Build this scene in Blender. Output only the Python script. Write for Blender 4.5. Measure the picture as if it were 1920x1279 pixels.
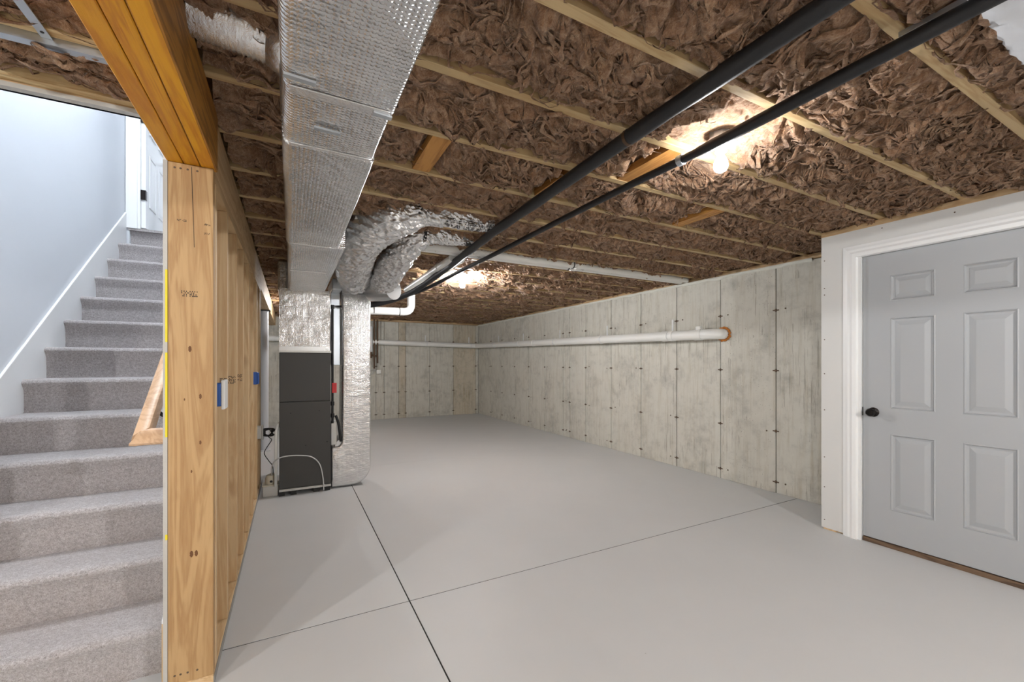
import bpy, bmesh, math, random
import numpy as np
from mathutils import Vector, Matrix

for o in list(bpy.data.objects):
    bpy.data.objects.remove(o, do_unlink=True)
scene = bpy.context.scene
COL = scene.collection
random.seed(7)
PI = math.pi

# ------------------------------------------------------------------ camera
CAM_H = 1.27
cam_d = bpy.data.cameras.new('camera')
cam = bpy.data.objects.new('camera', cam_d)
COL.objects.link(cam)
cam.location = (0, 0, CAM_H)
cam.rotation_euler = (PI / 2, 0, -math.atan(415 / 788.0))
cam_d.sensor_width = 36.0
cam_d.lens = 788.0 / 1920 * 36.0
cam_d.shift_y = (681 - 639.5) / 1920.0
cam_d.clip_start = 0.02
scene.camera = cam

# ------------------------------------------------------------------ world, view
BULB_W = 150.0        # emission strength of the glowing bulbs
NEAR_W = 1950.0
LEFT_W = 1000.0
FAR_W = 900.0
ADDED_BULB_W = 480.0  # added bulb hidden behind the furnace
ADDED_LAMP_W = 130.0     # glow of the added, unseen lamps over the stairs and hall
EXPOSURE = 1.14
w = bpy.data.worlds.new('world'); scene.world = w; w.use_nodes = True
w.node_tree.nodes['Background'].inputs[0].default_value = (0.75, 0.8, 0.9, 1)
w.node_tree.nodes['Background'].inputs[1].default_value = 0.3
vs = scene.view_settings
vs.view_transform = 'Standard'
try: vs.look = 'None'
except Exception: pass
vs.gamma = 1.0
vs.use_curve_mapping = False
vs.exposure = EXPOSURE

# ------------------------------------------------------------------ material helpers
def srgb(r, g, b):
    f = lambda c: (c / 255 / 12.92) if c / 255 <= 0.04045 else ((c / 255 + 0.055) / 1.055) ** 2.4
    return (f(r), f(g), f(b), 1)

class NT:
    def __init__(self, name):
        m = bpy.data.materials.new(name); m.use_nodes = True
        self.m = m; self.t = m.node_tree; self.n = self.t.nodes; self.l = self.t.links
        self.b = self.n['Principled BSDF']
    def node(self, typ, **kw):
        nd = self.n.new(typ)
        for k, v in kw.items():
            if isinstance(v, bpy.types.NodeSocket): self.l.new(v, nd.inputs[k.replace('_', ' ')])
            elif k in ('operation', 'blend_type', 'data_type', 'feature', 'noise_dimensions', 'wave_type', 'bands_direction', 'interpolation_type', 'distance'):
                setattr(nd, k, v)
            else: nd.inputs[k.replace('_', ' ')].default_value = v
        return nd
    def math(self, op, a, b=0.0, c=None):
        nd = self.n.new('ShaderNodeMath'); nd.operation = op
        for i, x in enumerate((a, b) if c is None else (a, b, c)):
            if isinstance(x, bpy.types.NodeSocket): self.l.new(x, nd.inputs[i])
            else: nd.inputs[i].default_value = x
        return nd.outputs[0]
    def coords(self, scale=(1, 1, 1), rnd=True, kind='Object'):
        tc = self.n.new('ShaderNodeTexCoord'); out = tc.outputs[kind]
        if rnd:
            oi = self.n.new('ShaderNodeObjectInfo')
            k = self.n.new('ShaderNodeVectorMath'); k.operation = 'SCALE'; k.inputs[0].default_value = (17.3, 9.1, 23.7)
            self.l.new(oi.outputs['Random'], k.inputs['Scale'])
            a = self.n.new('ShaderNodeVectorMath'); a.operation = 'ADD'
            self.l.new(out, a.inputs[0]); self.l.new(k.outputs[0], a.inputs[1]); out = a.outputs[0]
        mp = self.n.new('ShaderNodeMapping'); mp.inputs['Scale'].default_value = scale
        self.l.new(out, mp.inputs['Vector'])
        return mp.outputs[0]
    def noise(self, vec, scale=5, detail=4, rough=0.6, dist=0.0):
        nd = self.node('ShaderNodeTexNoise', Vector=vec, Scale=scale, Detail=detail, Roughness=rough, Distortion=dist)
        return nd.outputs['Fac']
    def ramp(self, fac, stops):
        nd = self.n.new('ShaderNodeValToRGB'); self.l.new(fac, nd.inputs[0])
        el = nd.color_ramp.elements
        while len(el) < len(stops): el.new(0.5)
        for e, (p, c) in zip(el, stops): e.position = p; e.color = c
        return nd.outputs[0]
    def mix(self, fac, a, b, mode='MIX'):
        nd = self.n.new('ShaderNodeMix'); nd.data_type = 'RGBA'; nd.blend_type = mode
        for i, x in ((0, fac), (6, a), (7, b)):
            if isinstance(x, bpy.types.NodeSocket): self.l.new(x, nd.inputs[i])
            else: nd.inputs[i].default_value = x
        return nd.outputs[2]
    def bump(self, h, strength=0.3, dist=0.01, normal=None):
        nd = self.node('ShaderNodeBump', Height=h, Strength=strength, Distance=dist)
        if normal is not None: self.l.new(normal, nd.inputs['Normal'])
        return nd.outputs[0]
    def out(self, color=None, rough=None, metal=None, normal=None, spec=None):
        for k, v in (('Base Color', color), ('Roughness', rough), ('Metallic', metal), ('Normal', normal), ('Specular IOR Level', spec)):
            if v is None: continue
            if isinstance(v, bpy.types.NodeSocket): self.l.new(v, self.b.inputs[k])
            else: self.b.inputs[k].default_value = v
        return self.m

def m_plain(name, c, rough=0.5, metal=0.0, var=0.06, bump=0.0, bscale=200):
    t = NT(name); v = t.coords()
    n = t.noise(v, 3.0, 5)
    dark = tuple(x * (1 - var * 2) for x in c[:3]) + (1,)
    col = t.mix(n, dark, c)
    nrm = t.bump(t.noise(v, bscale, 2), bump, 0.002) if bump else None
    return t.out(col, rough, metal, nrm)

def m_wood(name, axis, light, dark, knots=True, rough=0.6):
    """lumber with grain running along the given axis"""
    t = NT(name)
    s = [1.0, 1.0, 1.0]; s[axis] = 0.09
    v = t.coords(tuple(s))
    n1 = t.noise(v, 9, 4, 0.55, 1.2)
    rings = t.math('SINE', t.math('MULTIPLY', n1, 38.0))
    rings = t.math('MULTIPLY_ADD', rings, 0.5, 0.5)
    n2 = t.noise(v, 120, 3, 0.6)
    f = t.math('ADD', t.math('MULTIPLY', rings, 0.45), t.math('MULTIPLY', n2, 0.55))
    col = t.ramp(f, [(0.15, dark), (0.62, light), (1.0, tuple(min(1, x * 1.12) for x in light[:3]) + (1,))])
    if knots:
        sk = [1.0, 1.0, 1.0]; sk[axis] = 0.45
        vk = t.coords(tuple(sk))
        vn = t.node('ShaderNodeTexNoise', Vector=vk, Scale=9.0, Detail=2.0)
        vadd = t.n.new('ShaderNodeMix'); vadd.data_type = 'VECTOR'; vadd.inputs[0].default_value = 0.06
        t.l.new(vk, vadd.inputs[4]); t.l.new(vn.outputs['Color'], vadd.inputs[5])
        vo = t.node('ShaderNodeTexVoronoi', Vector=vadd.outputs[1], Scale=5.0)
        k = t.ramp(vo.outputs['Distance'], [(0.07, (1, 1, 1, 1)), (0.16, (0, 0, 0, 1))])
        sel = t.math('GREATER_THAN', t.node('ShaderNodeSeparateColor', Color=vo.outputs['Color']).outputs[0], 0.62)
        k = t.math('MULTIPLY', t.node('ShaderNodeSeparateColor', Color=k).outputs[0], sel)
        col = t.mix(t.math('MULTIPLY', k, 0.75), col, (dark[0] * 0.45, dark[1] * 0.36, dark[2] * 0.3, 1))
    big = t.noise(v, 2.2, 2)
    col = t.mix(t.math('MULTIPLY', big, 0.35), col, dark)
    oi = t.n.new('ShaderNodeObjectInfo')          # every board has its own tone
    col = t.mix(t.math('MULTIPLY', oi.outputs['Random'], 0.55), col, tuple(x * 0.78 for x in dark[:3]) + (1,))
    return t.out(col, rough, 0, t.bump(n2, 0.25, 0.002))

M = {}
pine_l, pine_d = srgb(216, 190, 150), srgb(190, 154, 110)
for i, a in enumerate('xyz'):
    M['pine_' + a] = m_wood('pine_' + a, i, pine_l, pine_d)
M['joist'] = m_wood('joist_lumber', 0, srgb(212, 190, 146), srgb(176, 144, 98))
M['post'] = m_wood('post_lumber', 2, srgb(190, 158, 112), srgb(158, 120, 76))
M['block'] = m_wood('blocking_lumber', 1, srgb(205, 150, 78), srgb(150, 98, 40))
M['lvl'] = m_wood('laminated_beam_wood', 1, srgb(226, 164, 26), srgb(190, 118, 12), knots=False, rough=0.45)
M['lvl_side'] = m_wood('laminated_beam_face', 1, srgb(186, 130, 52), srgb(128, 82, 26), knots=False)
M['oak'] = m_wood('oak_rail', 1, srgb(208, 174, 140), srgb(184, 148, 114), knots=False, rough=0.4)
M['sill'] = m_wood('dark_sill_wood', 1, srgb(120, 96, 74), srgb(74, 56, 42), knots=False)

def m_concrete(name, base, stain, seed=0.0):
    t = NT(name)
    v = t.coords()
    big = t.noise(v, 2.2, 5, 0.6)
    med = t.noise(v, 9, 5, 0.65)
    vs_ = t.coords((1, 1, 0.06))
    streak = t.noise(vs_, 28, 5, 0.7)
    fine = t.noise(v, 160, 3, 0.6)
    f = t.math('ADD', t.math('MULTIPLY', big, 0.5), t.math('MULTIPLY', med, 0.5))
    col = t.ramp(f, [(0.3, tuple(c * 0.62 for c in base[:3]) + (1,)), (0.5, base), (0.75, tuple(min(1, c * 1.12) for c in base[:3]) + (1,))])
    st = t.ramp(streak, [(0.5, (0, 0, 0, 1)), (0.72, (1, 1, 1, 1))])
    st = t.math('MULTIPLY', t.node('ShaderNodeSeparateColor', Color=st).outputs[0], t.ramp_fac(big) if False else 0.6)
    col = t.mix(st, col, stain)
    # drips: sparse darker runs in the lower half of the pour
    drip = t.noise(t.coords((1, 1, 0.03)), 60, 4, 0.75)
    dm = t.noise(t.coords((1, 1, 0.7)), 1.7, 3)
    d2 = t.math('MULTIPLY', t.math('GREATER_THAN', drip, 0.585), t.math('GREATER_THAN', dm, 0.50))
    col = t.mix(t.math('MULTIPLY', d2, 0.4), col, srgb(110, 100, 84))
    # pores
    vo = t.node('ShaderNodeTexVoronoi', Vector=v, Scale=42.0)
    sel = t.math('GREATER_THAN', t.node('ShaderNodeSeparateColor', Color=vo.outputs['Color']).outputs[0], 0.86)
    pore = t.math('MULTIPLY', t.math('LESS_THAN', vo.outputs['Distance'], 0.13), sel)
    col = t.mix(t.math('MULTIPLY', pore, 0.7), col, srgb(104, 98, 88))
    col = t.mix(t.math('MULTIPLY', fine, 0.18), col, srgb(130, 126, 116))
    h = t.math('SUBTRACT', t.math('ADD', t.math('MULTIPLY', med, 0.6), t.math('MULTIPLY', fine, 0.4)), pore)
    return t.out(col, 0.85, 0, t.bump(h, 0.35, 0.004))
M['concrete'] = m_concrete('poured_concrete', srgb(205, 203, 193), srgb(176, 168, 148))
M['concrete_tan'] = m_concrete('stained_concrete', srgb(196, 188, 170), srgb(168, 146, 112))
M['seam'] = m_plain('seam_mortar', srgb(92, 86, 76), 0.9, var=0.15)
M['rust'] = m_plain('rusty_tie', srgb(104, 86, 70), 0.8, var=0.2)

def m_floor():
    t = NT('painted_floor'); v = t.coords(rnd=False, kind='Object')
    n = t.noise(v, 1.2, 4); f = t.noise(v, 40, 3)
    col = t.mix(n, srgb(196, 198, 199), srgb(206, 208, 209))
    vo = t.node('ShaderNodeTexVoronoi', Vector=v, Scale=7.0)
    sel = t.math('GREATER_THAN', t.node('ShaderNodeSeparateColor', Color=vo.outputs['Color']).outputs[0], 0.8)
    sp = t.math('MULTIPLY', t.math('LESS_THAN', vo.outputs['Distance'], 0.022), sel)
    col = t.mix(t.math('MULTIPLY', sp, 0.5), col, srgb(150, 145, 140))
    r = t.math('MULTIPLY_ADD', f, 0.15, 0.42)
    return t.out(col, r, 0, t.bump(t.noise(v, 25, 4), 0.06, 0.004), 0.35)
M['floor'] = m_floor()

def m_foil(name, pattern):
    t = NT(name); v = t.coords(rnd=False)
    wr = t.noise(v, 12, 4, 0.6)
    if pattern == 'bubble':
        vv = t.coords((1, 1, 1), rnd=False)
        mp = t.n.new('ShaderNodeVectorMath'); mp.operation = 'SCALE'; mp.inputs['Scale'].default_value = 1 / 0.0125
        t.l.new(vv, mp.inputs[0])
        fr = t.n.new('ShaderNodeVectorMath'); fr.operation = 'FRACTION'; t.l.new(mp.outputs[0], fr.inputs[0])
        sb = t.n.new('ShaderNodeVectorMath'); sb.operation = 'SUBTRACT'; sb.inputs[1].default_value = (0.5, 0.5, 0.5)
        t.l.new(fr.outputs[0], sb.inputs[0])
        ge = t.n.new('ShaderNodeNewGeometry')
        # drop the component along the face normal, so every face carries round bubbles
        ab = t.n.new('ShaderNodeVectorMath'); ab.operation = 'ABSOLUTE'; t.l.new(ge.outputs['True Normal'], ab.inputs[0])
        iv = t.n.new('ShaderNodeVectorMath'); iv.operation = 'SUBTRACT'; iv.inputs[0].default_value = (1, 1, 1); t.l.new(ab.outputs[0], iv.inputs[1])
        ml = t.n.new('ShaderNodeVectorMath'); ml.operation = 'MULTIPLY'; t.l.new(sb.outputs[0], ml.inputs[0]); t.l.new(iv.outputs[0], ml.inputs[1])
        ln = t.n.new('ShaderNodeVectorMath'); ln.operation = 'LENGTH'; t.l.new(ml.outputs[0], ln.inputs[0])
        dome = t.math('SQRT', t.math('MAXIMUM', t.math('SUBTRACT', 0.2, t.math('POWER', ln.outputs['Value'], 2.0)), 0.0))
        h = t.math('ADD', dome, t.math('MULTIPLY', wr, 0.5))
        nrm = t.bump(h, 0.55, 0.006)
        nrm = t.bump(wr, 0.35, 0.03, nrm)
        col = t.mix(wr, srgb(196, 196, 196), srgb(226, 226, 226))
        return t.out(col, 0.24, 0.93, nrm)
    fine = t.noise(v, 32, 5, 0.7, 1.5)
    nrm = t.bump(fine, 0.35, 0.01)
    return t.out(t.mix(wr, srgb(206, 206, 206), srgb(236, 236, 236)), 0.24, 0.88, nrm)
M['bubble'] = m_foil('bubble_foil', 'bubble')
M['foil'] = m_foil('wrinkled_foil', 'plain')
M['tape'] = m_plain('foil_tape', srgb(205, 206, 206), 0.35, 0.85, bump=0.3, bscale=60)
M['galv'] = m_plain('galvanised_steel', srgb(196, 202, 208), 0.35, 0.8, bump=0.1, bscale=30)

def m_insul():
    t = NT('brown_fibreglass'); v = t.coords(rnd=False)
    vv = t.coords((1.0, 1.0, 1.0), rnd=False)
    st = t.noise(vv, 16, 6, 0.7, 1.6)
    fib = t.noise(t.coords((1, 0.35, 1), rnd=False), 110, 5, 0.7, 2.0)
    f = t.math('ADD', t.math('MULTIPLY', st, 0.55), t.math('MULTIPLY', fib, 0.45))
    col = t.ramp(f, [(0.30, srgb(92, 62, 40)), (0.47, srgb(150, 112, 82)), (0.60, srgb(190, 158, 128)), (0.75, srgb(224, 202, 180))])
    nrm = t.bump(fib, 0.7, 0.012)
    nrm = t.bump(st, 0.5, 0.03, nrm)
    t.out(col, 0.85, 0, nrm, 0.15)
    t.b.inputs['Sheen Weight'].default_value = 0.25
    t.b.inputs['Sheen Roughness'].default_value = 0.4
    return t.m
M['insul'] = m_insul()

def m_carpet():
    t = NT('grey_carpet'); v = t.coords(rnd=False)
    n = t.noise(v, 260, 3, 0.7); n2 = t.noise(v, 90, 3, 0.7); b = t.noise(v, 5, 3)
    f = t.math('ADD', t.math('MULTIPLY', n, 0.6), t.math('MULTIPLY', n2, 0.4))
    col = t.ramp(f, [(0.33, srgb(126, 117, 114)), (0.5, srgb(182, 176, 175)), (0.68, srgb(226, 223, 224))])
    col = t.mix(t.math('MULTIPLY', b, 0.3), col, srgb(160, 152, 150))
    t.out(col, 0.95, 0, t.bump(f, 0.9, 0.012), 0.1)
    t.b.inputs['Sheen Weight'].default_value = 0.3
    return t.m
M['carpet'] = m_carpet()

M['white'] = m_plain('white_wall_paint', srgb(216, 220, 225), 0.6, var=0.01, bump=0.05, bscale=300)
M['trim'] = m_plain('white_trim_paint', srgb(236, 237, 237), 0.35, var=0.01)
M['drywall'] = m_plain('grey_drywall', srgb(212, 212, 210), 0.75, var=0.02, bump=0.05, bscale=250)
M['gypsum'] = m_plain('gypsum_edge', srgb(190, 188, 182), 0.9, var=0.1, bump=0.3, bscale=120)
M['door'] = m_plain('grey_door_paint', srgb(170, 173, 176), 0.4, var=0.012)
M['bronze'] = m_plain('dark_bronze', srgb(38, 34, 32), 0.28, 0.7)
M['black'] = m_plain('black_foam', srgb(30, 30, 33), 0.5, var=0.12, bump=0.4, bscale=90)
M['rubber'] = m_plain('black_rubber', srgb(20, 20, 21), 0.5)
M['pvc'] = m_plain('white_pvc', srgb(232, 232, 228), 0.35, var=0.015)
M['furnace'] = m_plain('dark_grey_enamel', srgb(66, 65, 63), 0.5, 0.1, var=0.03)
M['steelgrey'] = m_plain('pale_steel', srgb(196, 196, 192), 0.4, 0.5)
M['column'] = m_plain('white_column_paint', srgb(214, 216, 220), 0.4, var=0.02)
M['red'] = m_plain('red_tag', srgb(214, 40, 44), 0.45)
M['blue'] = m_plain('blue_box', srgb(34, 84, 160), 0.45)
M['plastic'] = m_plain('white_plastic', srgb(226, 228, 228), 0.4)
M['beige'] = m_plain('beige_pump', srgb(206, 200, 182), 0.45)
M['tube'] = m_plain('clear_tube', srgb(196, 196, 194), 0.25)
M['copper'] = m_plain('dull_copper', srgb(96, 74, 56), 0.5, 0.5)
M['orange'] = m_plain('orange_foam', srgb(204, 128, 52), 0.8, var=0.2, bump=0.8, bscale=60)
M['foamwhite'] = m_plain('white_foam_gasket', srgb(222, 222, 212), 0.8, var=0.08, bump=0.5, bscale=60)
M['yellow'] = m_plain('yellow_tape', srgb(222, 204, 30), 0.6)
M['ink'] = m_plain('black_ink', srgb(52, 44, 40), 0.8)
M['knot'] = m_plain('wood_knot', srgb(120, 78, 40), 0.7, var=0.3)
M['osb'] = m_plain('subfloor_board', srgb(150, 116, 76), 0.8, var=0.25, bump=0.3, bscale=50)
M['dark'] = m_plain('slab_base', srgb(44, 42, 40), 0.95, var=0.1)
M['greyedge'] = m_plain('grey_overspray', srgb(150, 147, 141), 0.6, var=0.1)
M['wrap'] = m_plain('white_vinyl_wrap', srgb(206, 208, 212), 0.5, var=0.05, bump=0.6, bscale=25)
def m_emit(name, c, s):
    t = NT(name); t.b.inputs['Emission Color'].default_value = c; t.b.inputs['Emission Strength'].default_value = s
    t.b.inputs['Base Color'].default_value = (1, 1, 1, 1); return t.m
M['bulb'] = m_emit('glowing_bulb', (0.985, 0.985, 1.0, 1), BULB_W)
M['bulb_near'] = m_emit('glowing_bulb_warm', (0.985, 0.985, 1.0, 1), NEAR_W)
M['bulb_far'] = m_emit('glowing_bulb_far', (0.985, 0.985, 1.0, 1), FAR_W)
M['bulb_left'] = m_emit('glowing_bulb_left', (0.985, 0.985, 1.0, 1), LEFT_W)
M['bulb_added'] = m_emit('glowing_bulb_added', (0.985, 0.985, 1.0, 1), ADDED_BULB_W)
M['lamp'] = m_emit('added_lamp_shade', (0.90, 0.95, 1.0, 1), ADDED_LAMP_W)

# ------------------------------------------------------------------ mesh helpers
def wloc(o):
    v = Vector((0, 0, 0))
    while o is not None: v = v + o.location; o = o.parent
    return v

class MB:
    def __init__(s): s.v = []; s.f = []
    def add(s, vs_, fs):
        b = len(s.v); s.v += [tuple(p) for p in vs_]; s.f += [tuple(i + b for i in f) for f in fs]; return s
    def box(s, x0, x1, y0, y1, z0, z1):
        return s.add([(x0, y0, z0), (x1, y0, z0), (x1, y1, z0), (x0, y1, z0), (x0, y0, z1), (x1, y0, z1), (x1, y1, z1), (x0, y1, z1)],
                     [(0, 3, 2, 1), (4, 5, 6, 7), (0, 1, 5, 4), (1, 2, 6, 5), (2, 3, 7, 6), (3, 0, 4, 7)])
    def prism(s, pts, axis, a, b):
        """pts in the plane across the axis, extruded from a to b"""
        def P(u, w_, t): return {0: (t, u, w_), 1: (u, t, w_), 2: (u, w_, t)}[axis]
        n = len(pts)
        vs_ = [P(u, w_, a) for u, w_ in pts] + [P(u, w_, b) for u, w_ in pts]
        fs = [tuple(range(n)), tuple(range(2 * n - 1, n - 1, -1))] + [(i, i + n, (i + 1) % n + n, (i + 1) % n) for i in range(n)]
        return s.add(vs_, fs)
    def tube(s, path, r, n=12, caps=True, squash=None, jitter=0.0):
        path = [Vector(p) for p in path]
        rs = r if isinstance(r, (list, tuple)) else [r] * len(path)
        rings = []; up = None
        for i, p in enumerate(path):
            a = path[max(i - 1, 0)]; b = path[min(i + 1, len(path) - 1)]
            d = (b - a).normalized()
            if up is None:
                up = Vector((0, 0, 1)) if abs(d.z) < 0.9 else Vector((1, 0, 0))
            x = up.cross(d)
            if x.length < 1e-5: x = Vector((1, 0, 0)).cross(d)
            x.normalize(); y = d.cross(x).normalized(); up = y
            ring = []
            for k in range(n):
                an = 2 * PI * k / n
                rr = rs[i] * (1 + jitter * (random.random() - 0.5))
                sq = 1.0 if squash is None else squash
                ring.append(p + x * (math.cos(an) * rr) + y * (math.sin(an) * rr * sq))
            rings.append(ring)
        vs_ = [q for ring in rings for q in ring]; fs = []
        for i in range(len(rings) - 1):
            for k in range(n):
                fs.append((i * n + k, i * n + (k + 1) % n, (i + 1) * n + (k + 1) % n, (i + 1) * n + k))
        if caps:
            fs.append(tuple(range(n - 1, -1, -1))); m = (len(rings) - 1) * n; fs.append(tuple(m + k for k in range(n)))
        return s.add(vs_, fs)
    def lathe(s, prof, center, axis=2, n=24, sign=1):
        """prof: list of (radius, height) along the axis from center"""
        vs_ = []; c = Vector(center)
        for r, h in prof:
            for k in range(n):
                a = 2 * PI * k / n; u, w_ = r * math.cos(a), r * math.sin(a); h2 = h * sign
                q = {0: (h2, u, w_), 1: (u, h2, w_), 2: (u, w_, h2)}[axis]
                vs_.append(c + Vector(q))
        fs = []
        for i in range(len(prof) - 1):
            for k in range(n):
                fs.append((i * n + k, i * n + (k + 1) % n, (i + 1) * n + (k + 1) % n, (i + 1) * n + k))
        fs.append(tuple(range(n - 1, -1, -1))); m = (len(prof) - 1) * n; fs.append(tuple(m + k for k in range(n)))
        return s.add(vs_, fs)
    def build(s, name, mat, parent=None, smooth=False, bevel=0.0, seg=2, origin=None):
        xs = np.array(s.v, dtype=float)
        lo, hi = xs.min(0), xs.max(0)
        og = Vector(origin) if origin is not None else Vector(((lo[0] + hi[0]) / 2, (lo[1] + hi[1]) / 2, lo[2]))
        me = bpy.data.meshes.new(name)
        me.from_pydata([tuple(p) for p in (xs - np.array(og))], [], s.f)
        bm = bmesh.new(); bm.from_mesh(me); bmesh.ops.recalc_face_normals(bm, faces=bm.faces)
        if bevel:
            ed = [e for e in bm.edges if len(e.link_faces) == 2 and e.calc_face_angle(0) > 0.5]
            bmesh.ops.bevel(bm, geom=ed, offset=bevel, segments=seg, affect='EDGES', profile=0.5, clamp_overlap=True)
        bm.to_mesh(me); bm.free()
        me.materials.append(M[mat] if isinstance(mat, str) else mat)
        if smooth:
            me.polygons.foreach_set('use_smooth', [True] * len(me.polygons))
            if smooth == 'auto':
                me.set_sharp_from_angle(angle=math.radians(40))
        o = bpy.data.objects.new(name, me); COL.objects.link(o)
        if parent is not None:
            o.parent = parent; o.location = og - wloc(parent)
        else: o.location = og
        return o

def tag(o, label, cat, group=None):
    o['label'] = label; o['category'] = cat
    if group: o['group'] = group
    return o
def struct(o, label=None):
    o['kind'] = 'structure'
    if label: o['label'] = label
    return o
def empty(name, loc):
    o = bpy.data.objects.new(name, None); COL.objects.link(o); o.location = loc; o.empty_display_size = 0.1; return o
def thing(name, label, cat, loc, group=None): return tag(empty(name, loc), label, cat, group)
def clone(o, loc, parent=None):
    c = o.copy(); COL.objects.link(c); c.parent = parent
    c.location = Vector(loc) - (wloc(parent) if parent else Vector((0, 0, 0))); return c
def bx(*a): return MB().box(*a)
def smooth_path(pts, per=6):
    """Catmull-Rom through the points"""
    P = [Vector(p) for p in pts]; out = []
    for i in range(len(P) - 1):
        p0 = P[max(i - 1, 0)]; p1 = P[i]; p2 = P[i + 1]; p3 = P[min(i + 2, len(P) - 1)]
        for k in range(per):
            t = k / per
            out.append(0.5 * ((2 * p1) + (p2 - p0) * t + (2 * p0 - 5 * p1 + 4 * p2 - p3) * t * t + (3 * p1 - p0 - 3 * p2 + p3) * t ** 3))
    out.append(P[-1]); return out
def lerp_list(vals, per):
    out = []
    for a, b in zip(vals[:-1], vals[1:]):
        out += [a + (b - a) * k / per for k in range(per)]
    return out + [vals[-1]]

# numpy noise -------------------------------------------------------
def _h(ix, iy, seed):
    n = (ix.astype(np.int64) * 374761393 + iy.astype(np.int64) * 668265263 + seed * 1442695041) & 0xFFFFFFFF
    n = ((n ^ (n >> 13)) * 1274126177) & 0xFFFFFFFF
    return ((n ^ (n >> 16)) & 0xFFFF) / 65535.0 * 2 * np.pi
def perlin(x, y, seed=0):
    ix, iy = np.floor(x), np.floor(y); fx, fy = x - ix, y - iy
    u = fx * fx * fx * (fx * (fx * 6 - 15) + 10); v = fy * fy * fy * (fy * (fy * 6 - 15) + 10)
    def g(dx, dy):
        a = _h(ix + dx, iy + dy, seed); return np.cos(a) * (fx - dx) + np.sin(a) * (fy - dy)
    a = g(0, 0) * (1 - u) + g(1, 0) * u; b = g(0, 1) * (1 - u) + g(1, 1) * u
    return (a * (1 - v) + b * v) * 1.5
def fbm(x, y, oc=3, seed=0):
    s = 0; a = 1.0
    for i in range(oc): s = s + a * perlin(x, y, seed + i * 7); x = x * 2.03 + 3.1; y = y * 2.03 + 1.7; a *= 0.5
    return s

# ------------------------------------------------------------------ key sizes (metres)
XR = 4.20          # concrete wall on the right
YF = 9.80          # far concrete wall
XD = 3.62          # face of the drywall with the door
YD = 1.755         # its corner
XW0, XW1 = -0.414, -0.27   # stud wall
ZJ = 2.27          # underside of joists
ZB = 2.04          # underside of the big beam
YB = -3.6          # wall behind the camera
XL = -4.6          # wall far left
XS = -1.38         # stairwell wall

# ------------------------------------------------------------------ floor: slabs between saw cuts
fl = struct(bx(XL - .2, XR + .3, YB - .2, YF + .3, -0.12, -0.003).build('floor', 'dark'), 'painted concrete basement floor')
g = 0.0036
xs_ = [(XL, 0.562 - g), (0.562 + g, XR + .02)]
ys_ = [(YB, 2.242 - g * 1.3), (2.242 + g * 1.3, 5.40 - g * .45), (5.40 + g * .45, YF + .02)]
for (a, b) in xs_:
    for (c, d) in ys_:
        bx(a, b, c, d, -0.003, 0.0).build('slab', 'floor', fl)

# ------------------------------------------------------------------ concrete walls, poured panels with seams and ties
def ties(wall, pts, axis):
    base = None
    for p in pts:
        if base is None:
            b = MB()
            if axis == 0:
                b.lathe([(0.016, 0), (0.013, 0.006), (0.004, 0.010)], p, 0, 8, -1); b.box(p[0] - 0.004, p[0], p[1] - .03, p[1] + .03, p[2] - .006, p[2] + .006)
            else:
                b.lathe([(0.016, 0), (0.013, 0.006), (0.004, 0.010)], p, 1, 8, -1); b.box(p[0] - .03, p[0] + .03, p[1] - 0.004, p[1], p[2] - .006, p[2] + .006)
            base = b.build('form_tie', 'rust', wall, origin=p)
        else: clone(base, p, wall)
TZ = (1.787, 1.197, 0.605, 0.108)
wr = struct(bx(XR + 0.012, XR + 0.22, YD - .2, YF + 0.2, 0, 2.215).build('wall_right', 'seam'), 'long poured concrete wall with vertical panel seams')
seams = [YD - 0.2, 2.434, 3.034, 3.63, 4.225, 4.825, 5.43, 5.867, 6.063, 6.662, 7.258, 7.854, 8.453, 9.04, YF]
for i in range(len(seams) - 1):
    dx = random.uniform(-.002, .002)
    bx(XR + dx, XR + 0.03, seams[i] + .0045, seams[i + 1] - .0045, 0.0, 2.215).build('concrete_panel', 'concrete', wr, bevel=0.003, seg=1)
pts = []
for yy in seams[1:-1]:
    for z in TZ: pts.append((XR + .001, yy, z))
ties(wr, pts, 0)
# little bolts beside some ties
b0 = None
for yy in seams[1:-1]:
    for z in TZ:
        if random.random() < .55:
            p = (XR, yy + random.choice((-.09, .09)), z + random.uniform(-.01, .02))
            if b0 is None: b0 = MB().lathe([(0.009, 0), (0.006, 0.006)], p, 0, 8, -1).build('tie_stub', 'rust', wr, origin=p)
            else: clone(b0, p, wr)
wf = struct(bx(-4.2, XR + .2, YF + 0.012, YF + 0.22, 0, 2.215).build('wall_far', 'seam'), 'poured concrete wall at the far end')
fs_ = [-2.6, -2.0, -1.4, -0.8, -0.2, 0.4, 1.0, 1.699, 1.878, 2.206, 2.367, 2.937, 3.533, 4.128, XR]
for i in range(len(fs_) - 1):
    dy = random.uniform(-.002, .002)
    bx(fs_[i] + .003, fs_[i + 1] - .003, YF + dy, YF + .03, 0, 2.215).build('concrete_panel', 'concrete_tan' if i in (9, 12) else 'concrete', wf, bevel=0.003, seg=1)
ties(wf, [(x, YF + .001, z) for x in fs_[5:-1] for z in TZ], 1)
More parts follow.
